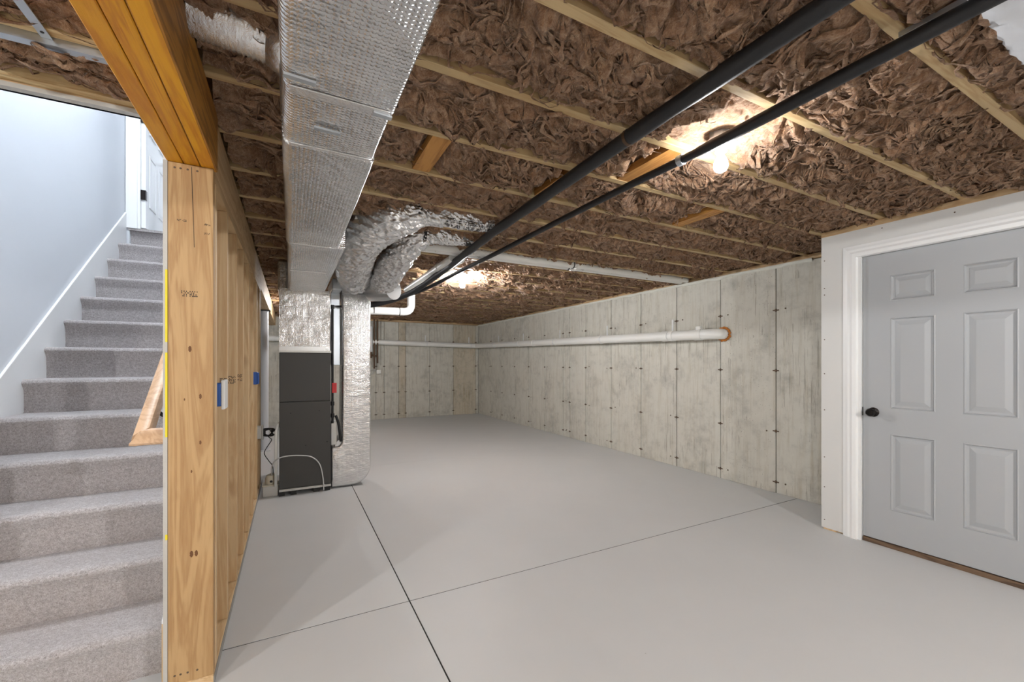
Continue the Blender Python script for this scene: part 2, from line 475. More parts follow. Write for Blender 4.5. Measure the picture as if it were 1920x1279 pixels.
# sill plate and ragged foam gasket on the wall tops
bx(XR + .02, XR + .16, YD, YF, 2.222, ZJ).build('sill_plate', 'pine_y', wr)
bx(-.2, XR + .1, YF + .02, YF + .16, 2.222, ZJ).build('sill_plate', 'pine_x', wf)
gm = MB(); n = 260
ya = np.linspace(YD + .35, YF, n)
prev = None
lowz = 2.205 - 0.022 * np.abs(fbm(ya * 3.1, ya * 0, 4, 5)) ; outx = XR - 0.016 - 0.02 * np.abs(fbm(ya * 2.3, ya * 0 + 4, 3, 9))
for i, yy in enumerate(ya):
    gm.v += [(XR - .002, yy, lowz[i]), (outx[i], yy, lowz[i] + .008), (outx[i] - .004, yy, 2.226), (XR + .03, yy, 2.232)]
    if i:
        a = (i - 1) * 4
        for k in range(3): gm.f.append((a + k, a + k + 1, a + k + 5, a + k + 4))
gm.build('foam_gasket', 'foamwhite', wr, smooth=True)

# ------------------------------------------------------------------ wall with the door on the right
wd = struct(empty('wall_door', (XD, 0.7, 0)), 'grey drywall partition around the door')
DY0, DY1 = 0.612, 1.497     # door opening
DZ = 2.035
bx(XD, XD + .0127, DY1 + .03, YD, 0.012, 2.232).build('drywall', 'drywall', wd)
bx(XD, XD + .0127, DY0 - .03, DY1 + .03, DZ + .03, 2.232).build('drywall', 'drywall', wd)
bx(XD, XD + .0127, YB, DY0 - .03, 0.012, 2.232).build('drywall', 'drywall', wd)
bx(XD + .0127, XD + .1, DY1 + .035, YD - .013, 0, 2.232).build('stud', 'pine_z', wd)
bx(XD + .0127, XD + .1, YB, DY0 - .035, 0, 2.232).build('stud', 'pine_z', wd)
bx(XD + .0127, XD + .1, DY0 - .035, DY1 + .035, DZ + .04, 2.232).build('header', 'pine_y', wd)
bx(XD + .002, XR, YD - .1, YD - .013, 0, 2.232).build('stud', 'pine_z', wd)
bx(XD + .0128, XR, YD - .0127, YD, 0.012, 2.232).build('drywall', 'drywall', wd)
bx(XD - .002, XD + .1, YB, YD, 2.232, ZJ).build('top_plate', 'pine_y', wd)
bx(XR - .1, XR + .1, YB, YD, 0, 2.215).build('closet_wall', 'drywall', wd)
s0 = None
for (yy, zz) in [(1.734, z) for z in (2.053, 1.842, 1.792, 1.45, 1.189, .912, .551, .322, .073)] + [(1.38, 2.205), (1.02, 2.2)]:
    p = (XD, yy, zz)
    if s0 is None: s0 = MB().lathe([(0.0042, 0), (0.003, 0.0008)], p, 0, 10, -1).build('screw', 'rust', wd, origin=p)
    else: clone(s0, p, wd)
# casing
def casing_profile(): return [(0, 0), (0.018, 0.006), (0.020, 0.03), (0.014, 0.045), (0.014, 0.06), (0.009, 0.075), (0.006, 0.09), (0, 0.09)]
cw = 0.088
tr = struct(empty('trim_1', (XD, 1.05, 0)), 'white moulded door casing')
y0, y1, zt = DY0 - .005, DY1 + .022, DZ - .005
def casing_leg(ya, sgn):
    m = MB(); pr = [(d, ya + sgn * wv) for d, wv in casing_profile()]
    n_ = len(pr); top = [(XD - d, yy, zt + (abs(yy - ya))) for d, yy in pr]
    m.add([(XD - d, yy, 0.0) for d, yy in pr] + top, [tuple(range(n_)), tuple(range(2 * n_ - 1, n_ - 1, -1))] + [(i, i + n_, (i + 1) % n_ + n_, (i + 1) % n_) for i in range(n_)])
    return m.build('casing_leg', 'trim', tr)
casing_leg(y1, 1); casing_leg(y0, -1)
m = MB(); pr = casing_profile(); n_ = len(pr)
m.add([(XD - d, y1 + wv, zt + wv) for d, wv in pr] + [(XD - d, y0 - wv, zt + wv) for d, wv in pr],
      [tuple(range(n_)), tuple(range(2 * n_ - 1, n_ - 1, -1))] + [(i, i + n_, (i + 1) % n_ + n_, (i + 1) % n_) for i in range(n_)])
m.build('casing_head', 'trim', tr)
XL_ = XD + .02     # face of the leaf
bx(XD - .001, XD + .11, DY1 + .004, DY1 + .03, 0, DZ + .03).build('jamb', 'trim', tr)
bx(XD - .001, XD + .11, DY0 - .03, DY0 - .004, 0, DZ + .03).build('jamb', 'trim', tr)
bx(XD - .001, XD + .11, DY0 - .004, DY1 + .004, DZ + .002, DZ + .03).build('head_jamb', 'trim', tr)
d1 = struct(empty('door_1', (XL_, 1.05, 0.03)), 'grey six-panel door with dark knob')
ycut = [DY0, 0.765, 0.988, 1.113, 1.342, DY1]
zcut = [0.036, 0.26, 0.783, 0.956, 1.58, 1.697, 1.872, DZ]
leaf = MB()
holes = []
for i in range(5):
    for j in range(7):
        a, b, c, d = ycut[i], ycut[i + 1], zcut[j], zcut[j + 1]
        if i in (1, 3) and j in (1, 3, 5): holes.append((a, b, c, d)); continue
        leaf.add([(XL_, a, c), (XL_, b, c), (XL_, b, d), (XL_, a, d)], [(0, 1, 2, 3)])
leaf.box(XL_ + .012, XL_ + .044, DY0, DY1, zcut[0], DZ)
for (a, b, c, d) in ((DY0, DY0 + .0, zcut[0], DZ), (DY1, DY1, zcut[0], DZ)):
    leaf.add([(XL_, a, c), (XL_ + .012, a, c), (XL_ + .012, a, d), (XL_, a, d)], [(0, 1, 2, 3)])
for zz in (zcut[0], DZ):
    leaf.add([(XL_, DY0, zz), (XL_ + .012, DY0, zz), (XL_ + .012, DY1, zz), (XL_, DY1, zz)], [(0, 1, 2, 3)])
leaf_o = leaf.build('leaf', 'door', d1)
for (a, b, c, d) in holes:
    m = MB()
    prof = [(0, 0), (0.006, -0.003), (0.012, 0.007), (0.022, 0.0095), (0.026, 0.0095), (0.052, 0.002), (0.055, 0.0015)]
    if d - c < .2: prof = [(0, 0), (0.006, -0.003), (0.012, 0.007), (0.020, 0.0095), (0.023, 0.0095), (0.046, 0.002), (0.049, 0.0015)]
    for ins, dp in prof:
        m.v += [(XL_ + dp, a + ins, c + ins), (XL_ + dp, b - ins, c + ins), (XL_ + dp, b - ins, d - ins), (XL_ + dp, a + ins, d - ins)]
    for k in range(len(prof) - 1):
        for q in range(4): m.f.append((k * 4 + q, k * 4 + (q + 1) % 4, k * 4 + 4 + (q + 1) % 4, k * 4 + 4 + q))
    k = (len(prof) - 1) * 4; m.f.append((k, k + 1, k + 2, k + 3))
    m.build('door_panel', 'door', leaf_o)
kb = MB().lathe([(0.032, 0), (0.033, 0.006), (0.024, 0.011), (0.012, 0.014), (0.011, 0.032), (0.020, 0.036), (0.0275, 0.046), (0.028, 0.056), (0.021, 0.066), (0.008, 0.069)], (XL_, 1.434, 0.925), 0, 28, -1).build('knob', 'bronze', leaf_o, smooth='auto'); kb['label'] = 'dark bronze round knob'
MB().box(XL_ - .003, XL_ + .02, DY1 - .002, DY1 + .004, .895, .955).build('latch_plate', 'bronze', leaf_o)
st = tag(bx(XD + .012, XD + .115, DY0, DY1, 0.0, 0.03).build('door_threshold', 'sill', bevel=.003), 'dark brown wooden threshold under the grey door', 'threshold')
bx(XD + .06, XD + .1, DY0 + .01, DY1 - .01, .03, .034).build('weather_strip', 'rubber', st)

# ------------------------------------------------------------------ hidden ends of the room
wb = struct(bx(XL - .15, XR + .1, YB - .2, YB, 0, 2.3).build('wall_back', 'concrete'))
wl = struct(bx(XL - .15, XL, YB, 2.3, 0, 2.3).build('wall_left', 'concrete'))
struct(bx(XL, XS - .12, 2.2, 2.32, 0, 2.3).build('wall_under_stair', 'drywall'))
struct(bx(XS - .2, XS - .08, 2.32, YF, 0, 2.3).build('wall_behind_stair', 'drywall'))

# ------------------------------------------------------------------ ceiling: joists
ce = struct(empty('ceiling', (2, 4, ZJ)), 'unfinished joist ceiling stuffed with brown insulation')
ZS = 2.51
bx(-.5, XR + .2, YB, YF + .2, ZS, ZS + .03).build('subfloor', 'osb', ce)
bx(XL, -.5, YB, 2.10, ZS, ZS + .03).build('subfloor', 'osb', ce)
bx(XR + .161, XR + .2, YB, YF + .2, 2.2, ZS).build('rim_board', 'pine_y', ce)
bx(-1.6, XR + .16, YF + .161, YF + .2, 2.2, ZS).build('rim_board', 'pine_x', ce)
bx(XL, XR + .16, YB - .1, YB, 2.25, ZS).build('rim_board', 'pine_x', ce)
bx(XL - .1, XL, YB, 2.3, 2.25, ZS).build('rim_board', 'pine_y', ce)
bx(-1.6, -.5, 5.25, YF + .2, 2.44, 2.50).build('subfloor', 'osb', ce)
JY = [0.58 + .4 * k for k in range(-4, 24)]
j0 = None
for yy in JY:
    x1 = XR + .16
    if yy > YF - .05: continue
    bx(-.41, x1, yy - .019, yy + .019, ZJ, ZS).build('joist', 'joist', ce, bevel=.002, seg=1)
for yy in JY:
    if yy > 2.0: continue
    bx(XL, -.425, yy - .019, yy + .019, ZJ, ZS).build('joist', 'joist', ce, bevel=.002, seg=1)
# blocking boards between joists
for (x, k) in ((0.60, 7), (1.335, 7), (2.5, 7), (1.62, 6)):
    ya, yb = JY[k] + .019, JY[k + 1] - .019
    bx(x - .045, x + .045, ya, yb, ZJ + .004, ZJ + .042).build('blocking', 'block', ce)

# ------------------------------------------------------------------ insulation batts
rng = np.random.default_rng(11)
LAMPS = ((1.70, 1.235), (1.73, 4.50), (.30, 7.44))
BLOCKS = ((0.60, 7), (1.335, 7), (2.5, 7), (1.62, 6))
def surf(x, y, sd):
    wx = fbm(x * 2.6, y * 2.6, 3, 3) * .13; wy = fbm(x * 2.6 + 9, y * 2.6, 3, 21) * .13
    X = x + wx; Y = y + wy
    big = fbm(X * 3.2, Y * 3.2, 2, 31)
    m = np.clip(perlin(x * 1.9, y * 1.9, 40) * 1.6 + .5, 0, 1)
    c, s = .8, .6
    r1 = 1 - np.abs(perlin(X * 3.6, Y * 10, 51)) * 2.2
    U = X * c + Y * s; V = -X * s + Y * c
    r2 = 1 - np.abs(perlin(U * 3.6, V * 10, 61)) * 2.2
    fold = r1 * m + r2 * (1 - m)
    X2 = X + .035 * fbm(x * 9, y * 9, 2, 71); Y2 = Y + .035 * fbm(x * 9 + 4, y * 9, 2, 81)
    s1 = 1 - np.abs(perlin(X2 * 7, Y2 * 27, 91)) * 2.0
    U2 = X2 * c + Y2 * s; V2 = -X2 * s + Y2 * c
    s2 = 1 - np.abs(perlin(U2 * 7, V2 * 27, 101)) * 2.0
    strand = s1 * m + s2 * (1 - m)
    lump = 1 - np.abs(perlin(X2 * 6, Y2 * 6, 111)) * 2
    fine = fbm(x * 45, y * 45, 2, 121)
    h = big * .030 + (fold - .4) * .034 + (strand - .3) * .017 + (lump - .4) * .020 + fine * .003
    return h, wx, wy, m
def batt(name, x0, x1, y0, y1, res, tufts, seed, base=2.285):
    nx = max(4, int((x1 - x0) / res)); ny = max(6, int((y1 - y0) / res))
    gx, gy = np.meshgrid(np.linspace(x0, x1, nx), np.linspace(y0, y1, ny), indexing='ij')
    h, wx, wy, m = surf(gx, gy, seed)
    t = (gy - y0) / (y1 - y0)
    edge = np.clip(np.minimum(t, 1 - t) / .10, 0, 1); edge = edge * edge * (3 - 2 * edge)
    z = base - h * (.35 + .65 * edge) + (1 - edge) * .014
    z = np.maximum(z, 2.205)
    for (bx_, by_) in LAMPS:
        q = np.clip(1.7 - np.hypot(gx - bx_, gy - by_) / .17, 0, 1); z = z + q * np.maximum(2.298 - z, 0)
    for (bx_, k_) in BLOCKS:
        if JY[k_] < (y0 + y1) / 2 < JY[k_ + 1] and x0 < bx_ < x1:
            q = np.clip((.085 - np.abs(gx - bx_)) / .03, 0, 1); z = z + q * np.maximum(2.33 - z, 0)
    dx = perlin(gx * 11, gy * 11, 7) * .018 * edge; dy = perlin(gx * 11 + 5, gy * 11, 17) * .018 * edge
    v = np.stack([gx + dx, gy + dy, z], -1).reshape(-1, 3)
    idx = np.arange(nx * ny).reshape(nx, ny)
    f = np.stack([idx[:-1, :-1], idx[:-1, 1:], idx[1:, 1:], idx[1:, :-1]], -1).reshape(-1, 4)
    vs_ = [v]; fs = [f]; base_i = len(v)
    og = np.array([(x0 + x1) / 2, (y0 + y1) / 2, base])
    def mesh(nm, V, Fq):
        me = bpy.data.meshes.new(nm)
        V = V - og
        me.vertices.add(len(V)); me.vertices.foreach_set('co', V.astype(np.float32).ravel())
        me.loops.add(Fq.size); me.loops.foreach_set('vertex_index', Fq.astype(np.int32).ravel())
        me.polygons.add(len(Fq)); me.polygons.foreach_set('loop_start', np.arange(0, Fq.size, 4, dtype=np.int32))
        me.polygons.foreach_set('loop_total', np.full(len(Fq), 4, dtype=np.int32))
        me.update(calc_edges=True)
        me.polygons.foreach_set('use_smooth', [True] * len(me.polygons))
        me.materials.append(M['insul'])
        return me
    o = bpy.data.objects.new(name, mesh(name, v, f)); COL.objects.link(o); o.location = og
    # torn tufts of wool curling out of the batt
    NS, NC = 9, 5
    T = []; TF = []
    n = tufts
    if n:
        px = rng.uniform(x0 + .05, x1 - .05, n); py = rng.uniform(y0 + .03, y1 - .03, n)
        for (bx_, by_) in LAMPS:
            near = np.hypot(px - bx_, py - by_) < .30; px = np.where(near, px + .55, px)
        for (bx_, k_) in BLOCKS:
            if JY[k_] < (y0 + y1) / 2 < JY[k_ + 1]: px = np.where(np.abs(px - bx_) < .14, px + .3, px)
        hh, _, _, mm = surf(px, py, seed)
        th = np.where(mm > .5, 0.1, .75) + rng.normal(0, .55, n)
        L = rng.uniform(.06, .28, n); W = np.where(rng.random(n) < .5, rng.uniform(.0010, .0035, n), rng.uniform(.004, .016, n)); cur = rng.normal(0, 4.5, n); drop = rng.uniform(.004, .028, n)
        roll = rng.uniform(-.9, .9, n)
        tt = np.linspace(0, 1, NS)
        ang = th[:, None] + cur[:, None] * (tt[None] - .5) * L[:, None] * 1.6 + .5 * np.sin(tt[None] * 9 + px[:, None] * 50)
        step = L[:, None] / (NS - 1)
        cx = px[:, None] + np.cumsum(np.cos(ang) * step, 1) - L[:, None] * .5 * np.cos(th)[:, None]
        cy = py[:, None] + np.cumsum(np.sin(ang) * step, 1) - L[:, None] * .5 * np.sin(th)[:, None]
        over = rng.random(n) < .06
        cy = np.where(over[:, None], cy, np.clip(cy, y0 - .002, y1 + .002))
        hc, _, _, _ = surf(cx, cy, seed)
        tz = (cy - y0) / (y1 - y0); e2 = np.clip(np.minimum(tz, 1 - tz) / .10, 0, 1)
        cz = np.maximum(base - hc * (.35 + .65 * e2), 2.20) - drop[:, None] * np.sin(np.pi * tt[None]) ** .7 + .004
        wv = W[:, None] * np.sin(np.pi * (tt[None] * .96 + .02)) ** .9 * (1 + .35 * np.sin(tt[None] * 17 + px[:, None] * 90))
        nxv, nyv = -np.sin(ang), np.cos(ang)
        cc = np.linspace(-1, 1, NC)
        a = cc[None, None, :] * 1.25 + roll[:, None, None]
        ox = np.sin(a) * wv[..., None]; oz = -(np.cos(a) - .3) * wv[..., None] * .5
        VX = cx[..., None] + nxv[..., None] * ox; VY = cy[..., None] + nyv[..., None] * ox; VZ = cz[..., None] + oz
        TV = np.stack([VX, VY, np.maximum(VZ, 2.165)], -1).reshape(-1, 3); TV = TV + rng.normal(0, .0012, TV.shape)
        ii = np.arange(n * NS * NC).reshape(n, NS, NC)
        TFq = np.stack([ii[:, :-1, :-1], ii[:, :-1, 1:], ii[:, 1:, 1:], ii[:, 1:, :-1]], -1).reshape(-1, 4)
        c = bpy.data.objects.new('loose_tufts', mesh('loose_tufts', TV, TFq)); COL.objects.link(c); c.parent = o; c['kind'] = 'stuff'
    return o
ORD = ['first', 'second', 'third', 'fourth', 'fifth', 'sixth', 'seventh', 'eighth', 'ninth', 'tenth', 'eleventh', 'twelfth', 'thirteenth', 'fourteenth', 'fifteenth', 'sixteenth', 'seventeenth', 'eighteenth', 'nineteenth', 'twentieth', 'twenty-first', 'twenty-second', 'twenty-third']
BAYS = [y for y in JY if y > -.3]
for i, yy in enumerate(BAYS):
    y0, y1 = yy + .019, min(yy + .381, YF - .02)
    if y1 - y0 < .1: continue
    x1 = XR + .14
    rel = round((yy - .98) / .4)
    if rel == 0: lab = 'brown fibreglass batt in the joist bay with the near bulb'
    elif rel < 0: lab = 'brown fibreglass batt, %s joist bay from the near bulb toward the viewer' % ORD[-rel - 1]
    else: lab = 'brown fibreglass batt, %s joist bay beyond the near bulb' % ORD[rel - 1]
    res = .0065 if yy < 2.1 else (.010 if yy < 4.2 else .017)
    tf = 950 if yy < 2.1 else (520 if yy < 4.2 else 230)
    tag(batt('insulation_batt', -.26, x1, y0, y1, res, tf, i), lab, 'insulation', 'batts in the ceiling bays of the room')
for i, yy in enumerate(y for y in JY if .5 < y < 1.9):
    y0, y1 = yy + .019, min(yy + .381, 2.085)
    lab = ['brown fibreglass batt left of the orange beam, farthest from the stairwell', 'brown fibreglass batt left of the orange beam, third from the stair opening',
           'brown fibreglass batt left of the orange beam, second from the stair opening', 'brown fibreglass batt left of the orange beam, beside the stair opening'][i]
    tag(batt('insulation_batt', -1.7, -.43, y0, y1, .007, 160, 40 + i), lab, 'insulation', 'batts left of the beam')

# ------------------------------------------------------------------ beam of three laminated plies
be = thing('support_beam', 'orange laminated timber beam resting on the wooden post', 'beam', (-.342, -.6, ZB))
w3 = (XW1 + .01 - (XW0 - .005)) / 3
for k in range(3):
    x0 = XW0 - .005 + k * w3
    bx(x0 + .0012, x0 + w3 - .0012, YB, 2.06, ZB, ZJ - .001).build('beam_ply', 'lvl' if k < 2 else 'lvl_side', be, bevel=.0025, seg=1)
bx(XW0 + w3 * 2 + .0, XW1 + .004, YB, 2.055, ZB - .001, ZB + .001).build('glue_face', 'lvl', be)
be2 = thing('far_beam', 'pale timber beam from the stud wall to the far concrete wall', 'beam', (-.342, 6, ZB - .02))
for k in range(3):
    x0 = XW0 + k * .048
    bx(x0 + .001, x0 + .047, 2.065, YF + .05, ZB + (.0 if k < 2 else 0), ZJ - .001).build('beam_ply', 'pine_y', be2, bevel=.002, seg=1)
lc = thing('steel_column', 'white steel column under the far beam behind the studs', 'column', (-.335, 7.1, 0))
MB().tube([(-.335, 7.1, .012), (-.335, 7.1, ZB - .014)], .05, 20).build('shaft', 'column', lc, smooth='auto')
bx(-.41, -.26, 7.0, 7.2, ZB - .014, ZB).build('cap_plate', 'rubber', lc)
bx(-.41, -.26, 7.0, 7.2, 0, .012).build('base_plate', 'column', lc)

# ------------------------------------------------------------------ stud wall beside the stairs
ws = struct(empty('wall_stud', (-.34, 3.6, 0)), 'open timber stud wall beside the stairs')
YE = 5.0
bx(XW0, XW1, 2.02, YE, 0.001, .039).build('bottom_plate', 'pine_y', ws, bevel=.002, seg=1)
bx(XW1, XW1 + .003, 2.02, 5.2, 0.0, .034).build('painted_edge', 'greyedge', ws)
bx(XW0, XW1, 2.062, YE, ZB - .04, ZB - .001).build('top_plate', 'pine_y', ws)
for i, yy in enumerate([2.02, 2.075, 2.43, 2.83, 3.20, 3.61, 3.99, 4.45, 4.82, 4.962]):
    zt = ZB - .001 if i == 0 else ZB - .04
    x0 = XW0 if i else XW0
    bx(x0, XW1, yy, yy + .038, .039, zt).build('stud', 'post' if i == 0 else 'pine_z', ws, bevel=.0025, seg=1)
# split in the end stud
MB().prism([(-.339, 2.03), (-.3365, 1.93), (-.3335, 1.84), (-.3305, 1.72), (-.3320, 1.72), (-.3352, 1.84), (-.3385, 1.93), (-.3405, 2.03)], 1, 2.0193, 2.0215).build('split', 'ink', ws)
bx(XW0 - .0127, XW0, 2.02, 5.22, .02, 2.51).build('drywall', 'white', ws)
bx(XW0 - .0129, XW0 + .0005, 2.0185, 2.0205, .02, 2.04).build('drywall_edge', 'gypsum', ws)
for (a, b) in ((1.625, 1.35), (1.31, .989), (.62, .60)):
    bx(XW0 - .006, XW0 + .001, 2.017, 2.019, b, a).build('tape_strip', 'yellow', ws)
# grade stamps and ink marks on the lumber
def stamp(nm, x, y, z, wv, hv, rows, cols, dens, face='y'):
    m = MB()
    for r in range(rows):
        for c in range(cols):
            if random.random() < dens:
                a = x + c * wv / cols; b = z + r * hv / rows
                if face == 'y': m.box(a, a + wv / cols * .8, y - .0006, y + .0002, b, b + hv / rows * .7)
    return m.build(nm, 'ink', ws)
stamp('grade_stamp', -.372, 2.02, 1.527, .052, .024, 4, 14, .5)
for yy in (2.43, 2.83, 3.20):
    stamp('ink_stamp', XW1 - .075 if yy > 2.5 else XW1 - .03, yy, 1.155, .07 if yy > 2.5 else .028, .045, 7, 16 if yy > 2.5 else 7, .55)
for (x, z, wv) in ((-.385, 1.815, .03), (-.30, 1.81, .02), (-.30, 1.775, .018)):
    stamp('scuff_mark', x, 2.02, z, wv, .008, 3, 9, .5)
kn = None
for (x, z, r) in ((-.345, 1.325, .012), (-.312, 1.14, .010), (-.362, 1.13, .005), (-.312, .96, .008), (-.34, .53, .013), (-.325, .53, .012), (-.34, .85, .006)):
    MB().prism([(x + r * .42 * math.cos(k * PI / 8) * (1 + .2 * math.sin(k * 3)), z + r * 1.0 * math.sin(k * PI / 8)) for k in range(16)], 1, 2.0195, 2.0205).build('knot', 'knot', ws)
for x in (-.392, -.374, -.352, -.322):
    MB().lathe([(.004, 0), (.0035, .001)], (x, 2.02, 2.018), 1, 10, -1).build('nail_head', 'rust', ws)
    MB().lathe([(.004, 0), (.0035, .001)], (x, 2.02, .075), 1, 10, -1).build('nail_head', 'rust', ws)
# electrical boxes on the studs
eb = thing('switch_box', 'blue electrical box with white plate on the nearest stud', 'electrical box', (-.262, 2.24, 1.07))
bx(-.31, -.262, 2.16, 2.228, 1.085, 1.185).build('box', 'blue', eb, bevel=.004)
bx(-.262, -.248, 2.158, 2.252, 1.072, 1.198).build('plate', 'plastic', eb, bevel=.004)
eb = thing('outlet_box', 'small blue electrical box high on the last studs', 'electrical box', (-.27, 4.6, 1.07))
bx(-.32, -.262, 4.36, 4.448, 1.08, 1.19).build('box', 'blue', eb, bevel=.004)
bx(-.262, -.252, 4.355, 4.449, 1.085, 1.185).build('box_rim', 'blue', eb, bevel=.002)
eb = thing('receptacle', 'grey metal outlet box low on the last stud with plug', 'electrical box', (-.26, 4.75, .54))
bx(-.31, -.245, 4.70, 4.78, .54, .66).build('box', 'steelgrey', eb, bevel=.004)
bx(-.245, -.235, 4.69, 4.79, .53, .67).build('plate', 'steelgrey', eb, bevel=.002)

# ------------------------------------------------------------------ stairs
sc = thing('staircase', 'grey carpeted staircase climbing between white walls', 'stairs', (-.905, 2.2, 0))
RISE, RUN, NY0 = .196, .254, 3.44 - 5 * .254
sx0, sx1 = XS + .012, XW0 - .036
for i in range(1, 14):
    yn = NY0 + (i - 1) * RUN; z1 = i * RISE; z0 = z1 - RISE
    ye = yn + RUN + .04 if i < 13 else yn + .5
    pts = [(yn + .028, z0 - .02), (yn + .028, z0 + .10), (yn + .024, z1 - .06)]
    R = .024
    for k in range(9):
        a = PI + (-PI / 2) * k / 8 * 1.0
        pts.append((yn + R + R * math.cos(a), z1 - R + R * math.sin(a)))
    pts.append((ye, z1)); pts.append((ye, z0 - .02))
    MB().prism(pts, 0, sx0, sx1).build('step', 'carpet', sc, smooth='auto')
# skirt boards along both sides
sk = struct(empty('trim_2', (XS, 3.6, 0)), 'white sloped skirt board along the stair wall')
def skirt(x0, x1, up, mat, par, ystart, yend):
    sl = RISE / RUN
    zf = lambda y: RISE + (y - NY0) * sl + up
    MB().prism([(ystart, max(0, zf(ystart) - .45)), (ystart, zf(ystart)), (yend, zf(yend)), (yend, zf(yend) - .45)], 0, x0, x1).build('skirt_board', mat, par, bevel=.003)
skirt(XS, XS + .014, .165, 'trim', sk, 2.12, 5.19)
skirt(XW0 - .0127 - .022, XW0 - .0127, .115, 'trim', sk, 2.10, 5.19)
bx(XW0 - .0125 - .0215, XW0 - .0133, 2.099, 2.101, 0.0, .245).build('raw_end', 'pine_z', sk)

# white stairwell walls
wsl = struct(bx(XS - .08, XS, 2.15, 5.22, 0.0, 4.95).build('wall_stairwell', 'white'), 'white wall on the left of the stairs')
struct(bx(XW0 - .0127, XW0 + .08, 2.15, 5.22, 2.512, 4.95).build('wall_stairwell_right', 'white'))
struct(bx(XS - .08, XW0 + .08, 2.09, 2.15, 2.55, 4.95).build('wall_stairwell_front', 'white'))
struct(bx(-3.2, 1.4, 2.0, 8.6, 4.95, 5.03).build('ceiling_upstairs', 'white'))
hd = struct(empty('trim_3', (-.9, 2.12, 2.24)), 'pale timber header over the stair opening')
bx(XL, -.425, 2.088, 2.126, 2.262, ZS).build('header_board', 'joist', hd)
bx(XL, -.425, 2.127, 2.148, 2.255, 2.55).build('header_board', 'pine_x', hd)
bx(XS, -.427, 2.149, 2.162, 2.238, 2.56).build('drywall_edge', 'white', hd)
bx(XS, -.427, 2.120, 2.162, 2.238, 2.2545).build('drywall_edge', 'gypsum', hd)
# end wall with door at the head of the stairs
we = struct(empty('wall_stair_top', (-.9, 5.22, 2.55)), 'white wall with doorway at the head of the stairs')
bx(XS, XS + .03, 5.21, 5.31, 2.40, 4.95).build('wall_piece', 'white', we)
bx(-.45, XW0 + .08, 5.21, 5.31, 2.55, 4.95).build('wall_piece', 'white', we)
bx(XS + .03, -.45, 5.21, 5.31, 4.62, 4.95).build('wall_piece', 'white', we)
bx(XS + .005, XS + .09, 5.19, 5.21, 2.548, 4.7).build('casing_leg', 'trim', we, bevel=.004)
bx(XS + .09, XS + .11, 5.2, 5.31, 2.548, 4.62).build('jamb', 'trim', we)
bx(XS + .02, -.45, 5.2, 5.32, 2.53, 2.552).build('door_sill', 'carpet', we)
d2 = struct(empty('door_2', (-1.24, 5.3, 2.56)), 'white panelled door standing open at the head of the stairs')
leaf2 = bx(-1.27, -1.235, 5.23, 5.99, 2.57, 4.6).build('leaf', 'trim', d2, bevel=.003)
for (a, b) in ((2.80, 3.32), (3.52, 4.4)):
    for (c, d) in ((5.34, 5.56), (5.66, 5.88)):
        m = MB()
        for ins, dp in ((0, 0), (.004, .006), (.018, .006), (.022, .0005), (.05, .004)):
            m.v += [(-1.235 + dp, c + ins, a + ins), (-1.235 + dp, d - ins, a + ins), (-1.235 + dp, d - ins, b - ins), (-1.235 + dp, c + ins, b - ins)]
        for k in range(4):
            for q in range(4): m.f.append((k * 4 + q, k * 4 + (q + 1) % 4, k * 4 + 4 + (q + 1) % 4, k * 4 + 4 + q))
        m.f.append((16, 17, 18, 19))
        m.build('door_panel', 'trim', leaf2)
for z in (2.84, 3.58, 4.36):
    bx(-1.272, -1.232, 5.212, 5.232, z, z + .09).build('hinge', 'bronze', d2)
    bx(-1.236, -1.232, 5.232, 5.262, z, z + .09).build('hinge', 'bronze', d2)
MB().lathe([(.03, 0), (.03, .006), (.011, .012), (.011, .03), (.026, .04), (.027, .05), (.012, .06)], (-1.235, 5.88, 3.44), 0, 20, 1).build('knob', 'bronze', leaf2, smooth='auto')
struct(bx(-3.2, 1.4, 5.3, 8.6, 2.50, 2.548).build('floor_upstairs', 'carpet'))
struct(bx(-3.2, 1.4, 8.5, 8.6, 2.55, 4.95).build('wall_upstairs_far', 'white'))
struct(bx(-3.3, -3.2, 5.2, 8.6, 2.5, 4.95).build('wall_upstairs_left', 'white'))
struct(bx(1.3, 1.4, 5.2, 8.6, 2.55, 4.95).build('wall_upstairs_right', 'white'))
struct(bx(-3.2, XS - .08, 5.2, 5.31, 2.5, 4.95).build('wall_upstairs_near', 'white'))
struct(bx(XW0 + .08, 1.4, 5.2, 5.31, 2.55, 4.95).build('wall_upstairs_near', 'white'))
def added_lamp(label, x, y, r):
    t = thing('added_ceiling_lamp', label, 'lamp', (x, y, 4.85))
    MB().lathe([(r, 0), (r, .03)], (x, y, 4.92), 2, 24, 1).build('rim', 'steelgrey', t)
    MB().lathe([(r * .1, 0), (r * .6, .012), (r * .9, .04), (r * .95, .07)], (x, y, 4.85), 2, 24, 1).build('shade', 'lamp', t, smooth=True)
added_lamp('added round flush lamp on the unseen stairwell ceiling', -.72, 2.95, .17)  # added out of view to brighten the stairwell
added_lamp('added round flush lamp on the unseen upstairs hall ceiling', -.9, 6.9, .17)  # added lamp in place of daylight in the upstairs hall

